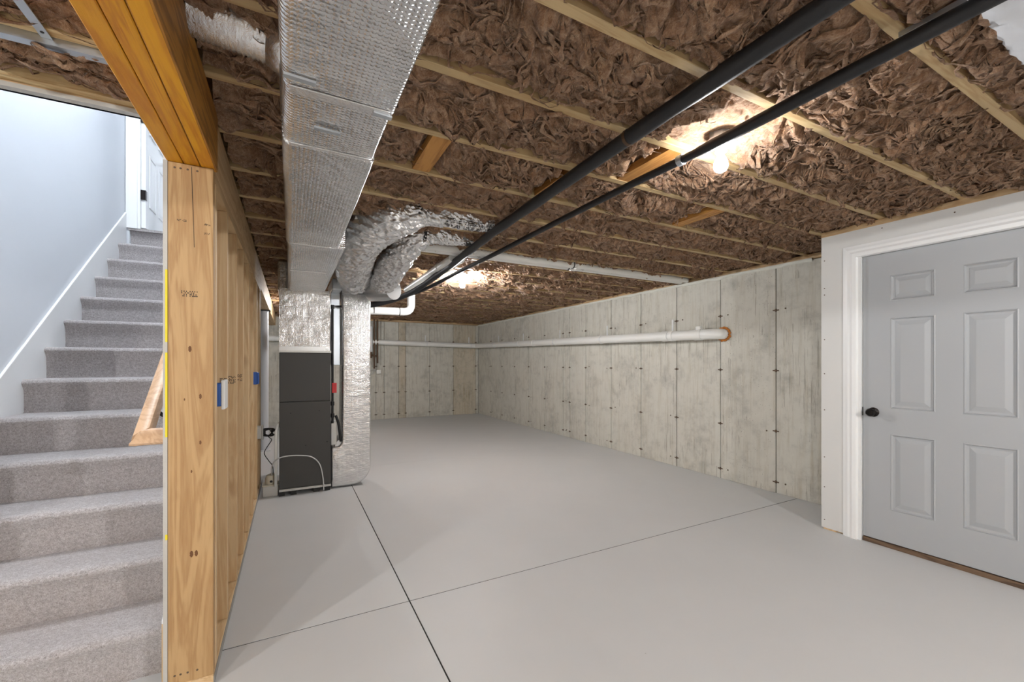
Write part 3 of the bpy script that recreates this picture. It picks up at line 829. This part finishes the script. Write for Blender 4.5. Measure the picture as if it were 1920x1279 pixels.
# handrail
hr = thing('handrail', 'oak handrail on the stud wall side of the stairs', 'handrail', (-.5, 2.1, .95))
sl = RISE / RUN
xr = -.508; hw, hh = .026, .030
prof = [(-hw, -.022), (-hw * .75, -hh), (hw * .75, -hh), (hw, -.022), (hw * .9, 0), (hw, .010), (hw * .8, .026), (hw * .35, hh), (-hw * .35, hh), (-hw * .8, .026), (-hw, .010), (-hw * .9, 0)]
def rail(p, q, bend_p=None, bend_q=None):
    m = MB(); n_ = len(prof)
    p = Vector(p); q = Vector(q); d = (q - p).normalized(); sx = Vector((0, 0, 1)).cross(d).normalized(); uz = d.cross(sx)
    for c, cut in ((p, bend_p), (q, bend_q)):
        for a, b in prof:
            pos = c + sx * a + uz * b
            if cut is not None:
                cn = Vector(cut); pos = pos + d * ((c - pos).dot(cn) / d.dot(cn))
            m.v.append(tuple(pos))
    m.f = [tuple(range(n_)), tuple(range(2 * n_ - 1, n_ - 1, -1))] + [(i, i + n_, (i + 1) % n_ + n_, (i + 1) % n_) for i in range(n_)]
    return m
dsl = Vector((0, 1, sl)).normalized()
bis = (dsl - Vector((1, 0, 0))).normalized()
A_ = Vector((xr, 2.105, .985))
rail(A_, A_ + dsl * 4.0, tuple(bis), None).build('rail', 'oak', hr, smooth='auto')
rail(A_, (XW0 - .0127, 2.105, .985), tuple((Vector((1, 0, 0)) - dsl).normalized()), None).build('rail_return', 'oak', hr, smooth='auto')
MB().tube(smooth_path([(XW0 - .013, 2.30, 1.03), (-.46, 2.30, 1.03), (-.50, 2.30, 1.06), (xr, 2.30, 1.105)], 4), .008, 8).build('bracket', 'bronze', hr, smooth=True)
brk = [o for o in hr.children if o.name.startswith('bracket')][0]
MB().lathe([(.03, 0), (.028, .005), (.01, .008)], (XW0 - .0127, 2.30, 1.03), 0, 14, -1).build('bracket_plate', 'bronze', brk)

# ------------------------------------------------------------------ big foil wrapped duct
du = thing('main_duct', 'long silver bubble-foil wrapped duct running along the ceiling', 'duct', (.13, 2, 1.965))
def duct_run(y0, y1, xl, xr_, z0, z1=ZJ - .005, r=.025, nm='foil_wrap'):
    pr = []
    for (cx, cz, a0) in ((xl + r, z0 + r, PI), (xr_ - r * .5, z0 + r * .5, 1.5 * PI)):
        rr = r if cx == xl + r else r * .5
        for k in range(6): a = a0 + (PI / 2) * k / 5; pr.append((cx + rr * math.cos(a), cz + rr * math.sin(a)))
    pr += [(xr_, z1), (xl - .012, z1)]
    n_ = len(pr); m = MB(); N = max(2, int((y1 - y0) / .04))
    for i in range(N + 1):
        yy = y0 + (y1 - y0) * i / N
        for (a, b) in pr:
            wv = .003 * math.sin(yy * 7 + a * 30) + .002 * math.sin(yy * 19 + b * 11)
            m.v.append((a + wv * .6, yy, b + (wv if b < z1 - .05 else 0)))
    for i in range(N):
        for k in range(n_): m.f.append((i * n_ + k, i * n_ + (k + 1) % n_, (i + 1) * n_ + (k + 1) % n_, (i + 1) * n_ + k))
    m.f += [tuple(range(n_)), tuple(range((N + 1) * n_ - 1, N * n_ - 1, -1))]
    return m.build(nm, 'bubble', du, smooth='auto')
XDL, XDR = -.022, .256
duct_run(-1.6, 1.19, XDL, XDR, 1.960)
duct_run(1.19, 1.50, XDL + .002, XDR - .004, 1.967)
duct_run(1.50, 2.75, XDL, XDR, 1.962)
duct_run(2.75, 4.62, XDL + .006, XDR + .04, 1.966)
# tape bands over the joints and the stick-on seam
for (yy, wv, dz) in ((1.19, .03, 1.957), (1.50, .03, 1.9605), (2.75, .035, 1.9595), (3.55, .03, 1.9625)):
    bx(XDL + .018, XDR - .014, yy - wv / 2, yy + wv / 2, dz - .001, dz + .002).build('foil_tape', 'foil', du)
for (x, yy, wv) in ((.02, 1.13, .07), (.225, 1.19, .05), (.095, 1.345, .07)):
    MB().prism([(x - wv / 2, yy - .004), (x + wv / 2, yy), (x + wv / 2, yy + .016), (x - wv / 2, yy + .010)], 2, 1.952, 1.958).build('hanger_strap', 'galv', du)
# furnace plenum, tall and wrapped
pl = thing('furnace_plenum', 'silver bubble-foil wrapped plenum standing on the furnace', 'duct', (.13, 4.8, 1.39))
m = MB()
x0, x1, y0, y1 = -.098, .348, 4.548, 5.15
for i, z in enumerate(np.linspace(1.39, 1.985, 16)):
    b = .006 * math.sin(i * 1.9)
    for k in range(40):
        t = k / 40 * 4; s_ = int(t); u = t - s_
        c = [(x0 + (x1 - x0) * u, y0), (x1, y0 + (y1 - y0) * u), (x1 - (x1 - x0) * u, y1), (x0, y1 - (y1 - y0) * u)][s_]
        wob = .005 * math.sin(k * 2.3 + i * .4) + b * .4
        cx, cy = (x0 + x1) / 2, (y0 + y1) / 2
        m.v.append((c[0] + (c[0] - cx) * wob * 1.2, c[1] + (c[1] - cy) * wob, z))
for i in range(15):
    for k in range(40): m.f.append((i * 40 + k, i * 40 + (k + 1) % 40, (i + 1) * 40 + (k + 1) % 40, (i + 1) * 40 + k))
m.f += [tuple(range(40)), tuple(range(16 * 40 - 1, 15 * 40 - 1, -1))]
m.build('foil_wrap', 'bubble', pl, smooth='auto')
bx(-.1, XDR + .05, 4.545, 4.5485, 1.39, 1.43).build('foil_tape', 'tape', pl)
bx(-.11, -.022, 4.62, 5.15, 1.97, ZJ - .002).build('side_collar', 'bubble', pl, bevel=.02)

# furnace
fu = thing('furnace', 'dark grey upright furnace cabinet under the foil plenum', 'furnace', (.13, 4.85, 0))
bx(-.096, .355, 4.565, 5.2, .055, 1.372).build('cabinet', 'furnace', fu, bevel=.004)
fd = bx(-.094, .353, 4.55, 4.566, .90, 1.370).build('upper_door', 'furnace', fu, bevel=.004)
fd = bx(-.094, .353, 4.55, 4.566, .075, .896).build('lower_door', 'furnace', fu, bevel=.004)
bx(-.098, .357, 4.55, 5.2, 1.372, 1.392).build('top_collar', 'steelgrey', fu)
bx(-.098, .357, 4.552, 4.60, .045, .066).build('base_rail', 'steelgrey', fu)
for x in (-.08, .02, .22, .32):
    bx(x - .02, x + .03, 4.57, 4.65, 0.0, .046).build('foot', 'rubber', fu)
for (x, z) in ((.0, .79), (.25, .80), (.13, .47), (.32, .49), (-.06, .42)):
    MB().lathe([(.006, 0), (.004, .003)], (x, 4.55, z), 1, 10, -1).build('screw', 'rubber', fd)

# insulated return drop with an elbow at the floor
dr = thing('return_duct', 'tall silver bubble-foil wrapped duct curving into the furnace side', 'duct', (.6, 4.76, 0))
Lp = [(.36, .012), (.56, .012)]
for k in range(1, 9): a = -PI / 2 + PI / 2 * k / 8; Lp.append((.56 + .185 * math.cos(a), .197 + .185 * math.sin(a)))
Lp += [(.748, .9), (.742, 1.4), (.748, 2.03), (.462, 2.03), (.468, 1.3), (.462, .46), (.44, .425), (.36, .42)]
MB().prism(Lp, 1, 4.60, 4.92).build('foil_wrap', 'bubble', dr, smooth='auto', bevel=.085, seg=5)
bx(.463, .747, 4.597, 4.60, 1.985, 2.03).build('foil_tape', 'tape', dr)
MB().prism([(.40, .415), (.455, .43), (.47, .46), (.47, .52), (.455, .5), (.40, .45)], 1, 4.63, 4.9).build('foil_tape', 'tape', dr)

# supply trunk, flex ducts
sp = thing('supply_trunk', 'foil wrapped trunk box above the return duct', 'duct', (.7, 4.6, 1.97))
bx(.40, .98, 4.30, 4.95, 2.035, ZJ + .0).build('foil_wrap', 'foil', sp, bevel=.03, seg=3)
bx(.365, .455, 4.70, 4.95, 1.25, 2.05).build('metal_riser', 'galv', sp, bevel=.004)
bx(.36, .45, 4.45, 5.0, 1.99, 2.1).build('metal_collar', 'galv', sp, bevel=.01)
cap = MB().tube([(.74, 4.45, 2.0), (.80, 4.30, 1.985), (.885, 4.15, 1.985)], [.10, .10, .098], 20).build('takeoff', 'tape', sp, smooth='auto')
def wrinkled(path, radii, n, per, squash=None):
    per *= 3; n = int(n * 2.2)
    p = smooth_path(path, per); r = lerp_list(radii, per)
    m = MB().tube(p, r, n, True, squash)
    V = np.array(m.v).reshape(len(p), n, 3); C = np.array([tuple(q) for q in p])[:, None, :]
    s_ = np.concatenate([[0], np.cumsum(np.linalg.norm(np.diff(C[:, 0], axis=0), axis=1))])
    A, S = np.meshgrid(np.arange(n) / n * 2 * PI, s_)
    sd = random.randint(1, 900)
    rd = lambda fa, fs, k: 1 - 2 * np.abs(perlin(np.cos(A) * fa + S * 3, S * fs + np.sin(A) * fa, sd + k))
    dsp = .012 * rd(2.0, 11, 0) + .008 * rd(4.5, 24, 3) + .004 * rd(9, 50, 5) - .01
    k = dsp / np.linalg.norm(V - C, axis=2)
    V = C + (V - C) * (1 + k[..., None])
    m.v = [tuple(q) for q in V.reshape(-1, 3)]
    return m
f1 = thing('flex_duct', 'silver flexible duct with printed lettering, bending into the nearer joist bay', 'duct', (.6, 3.4, 2.1))
wrinkled([(.56, 4.40, 2.10), (.50, 4.0, 2.11), (.45, 3.55, 2.15), (.47, 3.15, 2.19), (.60, 2.90, 2.24), (.72, 2.80, 2.27), (.80, 2.78, 2.29)], [.145, .15, .16, .15, .13, .11, .085], 26, 7).build('elbow_sleeve', 'foil', f1)
run = wrinkled([(.74, 2.78, 2.285), (.95, 2.78, 2.292), (1.15, 2.78, 2.298), (1.29, 2.78, 2.302)], [.080, .078, .076, .070], 22, 6).build('straight_sleeve', 'foil', f1)
MB().tube([(.735, 2.78, 2.285), (.76, 2.78, 2.286)], .092, 22).build('band', 'rubber', f1)
m = MB()
for (xa, xb) in ((.93, 1.04), (1.07, 1.20)):
    for r in range(7):
        an = math.radians(-150 + r * 9)
        x = xa
        while x < xb:
            wv = random.uniform(.003, .008)
            if random.random() < (.75 if r != 3 else 0):
                q = []
                for (xx, aa) in ((x, an), (x + wv, an), (x + wv, an + .07), (x, an + .07)):
                    q.append((xx, 2.78 + .084 * math.cos(aa), 2.295 + .084 * math.sin(aa)))
                q2 = [(a, b * .0 + 2.78 + (b - 2.78) * .96, 2.295 + (c - 2.295) * .96) for a, b, c in q]
                m.add(q + q2, [(0, 1, 2, 3), (7, 6, 5, 4), (0, 4, 5, 1), (1, 5, 6, 2), (2, 6, 7, 3), (3, 7, 4, 0)])
            x += wv + .004
m.build('printed_lettering', 'ink', run)['kind'] = 'stuff'
f2 = thing('flex_duct', 'silver flexible duct bending into the farther joist bay', 'duct', (.8, 3.6, 2.1))
wrinkled([(.80, 4.40, 2.10), (.78, 4.05, 2.06), (.77, 3.75, 2.09), (.80, 3.42, 2.17), (.86, 3.24, 2.235), (.94, 3.18, 2.27)], [.12, .125, .125, .115, .10, .075], 24, 7).build('elbow_sleeve', 'foil', f2)
wrinkled([(.88, 3.18, 2.265), (1.05, 3.18, 2.28), (1.30, 3.18, 2.292)], [.072, .070, .066], 20, 6).build('straight_sleeve', 'foil', f2)
MB().tube([(.885, 3.18, 2.265), (.91, 3.18, 2.267)], .078, 20).build('band', 'rubber', f2)
f3 = thing('branch_duct', 'small silver foil duct in the bay between beam and main duct', 'duct', (-.15, 1.52, 2.25))
MB().tube([(-.262 + .0065 * k, 1.525, 2.315 - .0005 * k) for k in range(43)], [(.080 if k % 2 else .074) for k in range(43)], 24, True, None, .03).build('foil_sleeve', 'foil', f3, smooth=True)
MB().tube([(-.06, 1.525, 2.30), (-.02, 1.525, 2.295), (.0, 1.525, 2.29)], [.084, .092, .098], 22, True, None, .1).build('boot_collar', 'foil', f3, smooth=True)
f4 = thing('wrapped_duct', 'white jacketed duct in the nearest bay at the upper right', 'duct', (2.6, .25, 2.2))
wrinkled([(1.5, .27, 2.28), (2.2, .27, 2.28), (3.0, .27, 2.28), (3.6, .27, 2.28)], [.165, .17, .168, .165], 24, 8, .62).build('jacket', 'wrap', f4, smooth=True)

# ------------------------------------------------------------------ condensate pump, tube, cord, gas pipe
cp = thing('condensate_pump', 'small beige condensate pump on the floor left of the furnace', 'pump', (-.17, 4.68, 0))
bx(-.235, -.105, 4.60, 4.74, 0.0, .10).build('tank', 'steelgrey', cp, bevel=.006)
bx(-.24, -.10, 4.595, 4.745, .10, .112).build('lid', 'beige', cp, bevel=.003)
MB().lathe([(.052, 0), (.052, .055), (.04, .085), (.015, .095)], (-.165, 4.67, .11), 2, 20, 1).build('motor_cover', 'beige', cp, smooth='auto')
MB().lathe([(.012, 0), (.010, .004)], (-.165, 4.617, .14), 1, 12, -1).build('vent', 'rubber', cp)
tag(MB().tube([(-.125, 4.58, .10), (-.122, 4.58, .62), (-.105, 4.59, .68), (-.09, 4.6, .70)], .014, 10).build('drain_pipe', 'pvc', smooth=True), 'thin pale vertical drain pipe at the furnace left edge', 'pipe')
tag(MB().tube(smooth_path([(-.16, 4.62, .20), (-.155, 4.58, .30), (-.11, 4.54, .365), (-.03, 4.535, .385), (.08, 4.535, .38), (.18, 4.535, .355), (.25, 4.535, .28), (.28, 4.53, .15), (.288, 4.525, .02)], 6), .006, 8).build('drain_tube', 'tube', smooth=True), 'clear tube arching across the front of the dark furnace', 'tube')
co = thing('power_cord', 'black coiled power cord hanging from the last stud', 'cord', (-.2, 4.74, .4))
cpts = []
for k in range(60):
    a = k / 60 * 2 * PI * 5; cpts.append((-.20 + .055 * math.cos(a) + .02 * math.sin(k), 4.735 + .02 * math.sin(a * .7), .60 - .012 * k / 60 + .032 * math.sin(a)))
MB().tube(smooth_path(cpts, 2), .005, 7).build('coil', 'rubber', co, smooth=True)
MB().tube(smooth_path([(-.235, 4.735, .60), (-.19, 4.73, .55), (-.165, 4.72, .52), (-.20, 4.71, .46), (-.225, 4.7, .40), (-.19, 4.69, .33), (-.155, 4.69, .27), (-.15, 4.68, .19)], 5), .004, 7).build('wire', 'rubber', co, smooth=True)
bx(-.245, -.215, 4.72, 4.75, .58, .62).build('plug', 'rubber', co, bevel=.004)
gp = thing('gas_pipe', 'black iron gas pipe between furnace and return duct', 'pipe', (.385, 4.62, .5))
MB().tube([(.46, 4.62, 1.85), (.375, 4.62, 1.85), (.375, 4.62, .66)], .012, 10).build('pipe', 'rubber', gp, smooth='auto')
for z in (1.84, .86, .74): MB().tube([(.375, 4.62, z - .02), (.375, 4.62, z + .02)], .019, 10).build('fitting', 'rubber', gp, smooth='auto')
tg = bx(.368, .412, 4.585, 4.60, .97, 1.07).build('tag', 'red', gp, bevel=.003); tg['label'] = 'red valve tag'
bx(.362, .415, 4.62, 4.75, .44, .68).build('junction_box', 'steelgrey', gp, bevel=.004)
MB().tube(smooth_path([(.405, 4.61, .74), (.43, 4.61, .66), (.44, 4.61, .58), (.455, 4.61, .47)], 5), .013, 8).build('flex_connector', 'rubber', gp, smooth=True)

# ------------------------------------------------------------------ refrigerant lines
l1 = thing('refrigerant_line', 'thick black foam-insulated line across the ceiling', 'pipe', (1.25, 2, 2.2))
P1 = [(1.25, -1.0, 2.215), (1.25, .6, 2.215), (1.25, 1.3, 2.213), (1.26, 2.0, 2.205), (1.28, 2.7, 2.205), (1.295, 3.2, 2.19), (1.325, 4.0, 2.175), (1.16, 4.65, 2.04), (.84, 4.98, 1.94), (.5, 5.1, 1.93)]
MB().tube(smooth_path(P1, 8), [.031 + .0015 * math.sin(i * 1.3) for i in range(8 * (len(P1) - 1) + 1)], 16).build('foam_sleeve', 'black', l1, smooth=True)
MB().tube([(1.25, 1.32, 2.213), (1.25, 1.335, 2.213)], .034, 16).build('strap', 'copper', l1)
MB().tube([(1.25, .50, 2.215), (1.25, .53, 2.215)], .034, 16).build('tape_band', 'rubber', l1)
l2 = thing('refrigerant_line', 'thin black line beside the near bulb', 'pipe', (1.58, 2, 2.2))
P2 = [(1.58, -1.0, 2.20), (1.58, .4, 2.20), (1.588, 1.2, 2.20), (1.575, 1.7, 2.205), (1.56, 2.4, 2.205), (1.54, 3.2, 2.20), (1.50, 3.9, 2.19), (1.25, 4.6, 2.06), (.84, 5.03, 1.955), (.5, 5.15, 1.94)]
MB().tube(smooth_path(P2, 8), [.023 if i < 17 else .0185 for i in range(8 * (len(P2) - 1) + 1)], 14).build('foam_sleeve', 'black', l2, smooth=True)
MB().tube([(1.587, 1.335, 2.203), (1.586, 1.36, 2.203)], .025, 14).build('clamp', 'galv', l2)
tag(MB().prism([(1.612, 2.262), (1.66, 2.262), (1.66, 2.246), (1.652, 2.246), (1.652, 2.256), (1.62, 2.256), (1.62, 2.246), (1.612, 2.246)], 1, .1, .575).build('metal_channel', 'galv'), 'grey metal channel resting against the thin black line', 'metal strip')

# ------------------------------------------------------------------ white vent pipes
def elbow_path(pts, r=.08, k=5):
    out = [Vector(pts[0])]
    for a, b, c in zip(pts[:-2], pts[1:-1], pts[2:]):
        a, b, c = Vector(a), Vector(b), Vector(c)
        p, q = b + (a - b).normalized() * r, b + (c - b).normalized() * r
        for i in range(k + 1):
            t = i / k; out.append(p * (1 - t) ** 2 + b * 2 * t * (1 - t) + q * t * t)
    out.append(Vector(pts[-1])); return out
for i, (dy, dx, lab) in enumerate(((0, 0, 'white plastic vent pipe in the ceiling bay, nearer of the pair'), (.085, .085, 'white plastic vent pipe in the ceiling bay, farther of the pair'))):
    t = thing('vent_pipe', lab, 'pipe', (2.5, 3.5, 2.25), 'paired white vent pipes')
    y = 3.465 + dy; x = 1.29 + dx
    MB().tube([(.86, y, 2.262), (4.18, y, 2.262)], .036, 16).build('pipe', 'pvc', t, smooth='auto')
    MB().tube([(2.55, y, 2.262), (2.60, y, 2.262)], .041, 16).build('coupling', 'pvc', t, smooth='auto')
    MB().tube([(2.51, y, 2.262), (2.52, y, 2.262)], .040, 16).build('strap', 'rubber', t, smooth='auto')
for i, (dx, lab) in enumerate(((0, 'left of two white pipes running back beneath the joists'), (.08, 'right of two white pipes running back beneath the joists'))):
    t = thing('vent_pipe', lab, 'pipe', (1.3 + dx, 4.4, 2.2), 'white pipes running back')
    x = 1.30 + dx
    MB().tube([(x, 3.62, 2.222), (x, 5.35, 2.205)], .036, 16).build('pipe', 'pvc', t, smooth='auto')
    MB().tube([(x, 4.0, 2.218), (x, 4.06, 2.218)], .041, 16).build('coupling', 'pvc', t, smooth='auto')
t = thing('elbow_pipe', 'white plastic pipe with elbow emerging behind the return duct', 'pipe', (1.1, 5.5, 1.9))
MB().tube(elbow_path([(.5, 5.5, 1.925), (1.40, 5.5, 1.94), (1.40, 5.5, 2.24)], .10), .05, 16).build('pipe', 'pvc', t, smooth='auto')
for x in (.92, 1.24): MB().tube([(x, 5.5, 1.936), (x + .01, 5.5, 1.936)], .053, 16).build('joint_ring', 'rubber', t)

# ------------------------------------------------------------------ drain pipe along the walls
t = thing('drain_line', 'white plastic drain pipe running along the concrete walls', 'pipe', (4.1, 6, 1.6))
XP = XR - .10
MB().tube(elbow_path([(XR + .03, 2.99, 1.587), (XP + .03, 2.985, 1.587), (XP, 3.1, 1.59), (XP, YF - .10, 1.70), (-.6, YF - .10, 1.775)], .05), .058, 20).build('pipe', 'pvc', t, smooth='auto')
for (y, l) in ((3.70, .10), (3.60, .05), (3.235, .10), (4.93, .03), (6.9, .05)):
    z = 1.59 + (y - 3.1) * .0165
    MB().tube([(XP, y - l / 2, z), (XP, y + l / 2, z)], .064, 20).build('coupling', 'pvc', t, smooth='auto')
MB().tube([(XP, 3.235, 1.63), (XP, 3.235, 1.685)], .034, 14).build('cleanout', 'pvc', t, smooth='auto')
h0 = None
for y in (3.688, 4.907, 6.158, 7.474, 8.63):
    z = 1.59 + (y - 3.1) * .0165
    m = MB(); m.box(XR - .006, XR, y - .012, y + .012, z - .02, z + .21); m.box(XP + .05, XR, y - .012, y + .012, z - .02, z + .02); m.tube([(XP, y - .012, z), (XP, y + .012, z)], .063, 16)
    m.build('hanger', 'plastic', t)
for x in (2.83, 3.94):
    z = 1.775 - (x + .6) * .0161
    m = MB(); m.box(x - .012, x + .012, YF - .008, YF, z - .02, z + .21); m.tube([(x - .012, YF - .10, z), (x + .012, YF - .10, z)], .063, 16); m.box(x - .012, x + .012, YF - .05, YF, z - .02, z + .02)
    m.build('hanger', 'plastic', t)
m = MB()
ring = []
for k in range(48):
    a = 2 * PI * k / 48; r = .070 + .006 * math.sin(k * 1.7) + random.uniform(-.004, .004)
    ring.append((XR - .012 + random.uniform(-.004, .004), 2.985 + r * math.cos(a), 1.587 + r * math.sin(a)))
MB().tube(ring + [ring[0]], .011, 8, False, None, .3).build('foam_collar', 'orange', t, smooth=True)['label'] = 'orange expanding foam ring'

# ------------------------------------------------------------------ water meter cluster on the far wall
t = thing('water_filter', 'slim white cylinder with brown pipes on the far wall', 'pipework', (1.6, 9.7, 1.0))
MB().lathe([(.045, 0), (.05, .01), (.05, .55), (.045, .56)], (1.56, 9.66, 1.52), 2, 18, 1).build('cylinder', 'plastic', t, smooth='auto')
MB().tube([(1.64, 9.66, 2.24), (1.64, 9.66, 1.15)], .018, 10).build('pipe', 'copper', t, smooth='auto')
MB().tube([(1.71, 9.66, 2.24), (1.71, 9.66, 1.27)], .018, 10).build('pipe', 'copper', t, smooth='auto')
MB().tube([(1.53, 9.66, 1.46), (1.71, 9.66, 1.42)], .018, 10).build('pipe', 'copper', t, smooth='auto')
MB().tube([(1.56, 9.66, 1.52), (1.56, 9.66, 1.38)], .03, 10).build('valve', 'copper', t, smooth='auto')
ob = thing('wall_receptacle', 'grey outlet box with looped cable on the far wall', 'electrical box', (1.72, 9.77, 1.03))
bx(1.70, 1.80, 9.745, 9.795, 1.03, 1.12).build('box', 'steelgrey', ob, bevel=.004)
MB().tube(smooth_path([(1.56, 9.7, 1.40), (1.58, 9.74, 1.25), (1.66, 9.76, 1.13), (1.62, 9.76, 1.03), (1.54, 9.76, 1.02), (1.55, 9.76, 1.10), (1.64, 9.76, 1.12), (1.72, 9.76, 1.08)], 6), .009, 8).build('cable', 'steelgrey', ob, smooth=True)

# ------------------------------------------------------------------ metal straps at the upper left
t = tag(MB().box(-.672, -.646, .9, 1.80, 2.262, 2.267).build('flat_bar', 'galv', bevel=.001), 'pale flat metal bar under the joist at upper left', 'metal strip')
MB().lathe([(.005, 0), (.004, .002)], (-.659, 1.77, 2.262), 2, 10, -1).build('rivet', 'rubber', t)
t = thing('angle_bar', 'pale metal angle bar fixed along the joist at upper left', 'metal strip', (-.65, 1.81, 2.24))
bx(-.80, -.43, 1.80, 1.803, 2.246, 2.285).build('web', 'galv', t)
bx(-.80, -.43, 1.803, 1.832, 2.246, 2.249).build('flange', 'galv', t)

# ------------------------------------------------------------------ bare bulbs in porcelain sockets
def bulb_lamp(label, x, y, mat, zt=ZJ):
    t = thing('bare_bulb_lamp', label, 'lamp', (x, y, zt), 'bare bulbs on the ceiling')
    MB().lathe([(.047, 0), (.047, .05)], (x, y, zt), 2, 8, 1).build('outlet_box', 'galv', t)
    so = MB().lathe([(.058, 0), (.056, .012), (.035, .026), (.027, .030), (.024, .055)], (x, y, zt - .0), 2, 28, -1).build('socket', 'plastic', t, smooth='auto')
    pr = [(.013, 0), (.014, .012), (.020, .026), (.0275, .042), (.030, .056), (.0285, .070), (.022, .081), (.012, .087), (.002, .089)]
    MB().lathe(pr, (x, y, zt - .055), 2, 20, -1).build('bulb', mat, so, smooth=True)
bulb_lamp('bare glowing bulb beside the thin black line, nearest one in view', 1.708, 1.232, "bulb")
bulb_lamp('bare glowing bulb far back near the white pipes', 1.73, 4.50, 'bulb_far')
bulb_lamp('bare glowing bulb near the room entrance behind the viewer', 1.70, -2.0, 'bulb_near')
bulb_lamp('bare glowing bulb left of the orange beam', -2.3, .45, 'bulb_left')
bulb_lamp('added bare bulb behind the viewer, left of the beam', -2.3, -2.0, 'bulb_near')  # added bulb, out of view, to brighten the whole room
bulb_lamp('added bare bulb in the back of the room, hidden behind the furnace', .30, 7.44, 'bulb_added')  # added bulb, hidden by the plenum, to light the far walls and floor
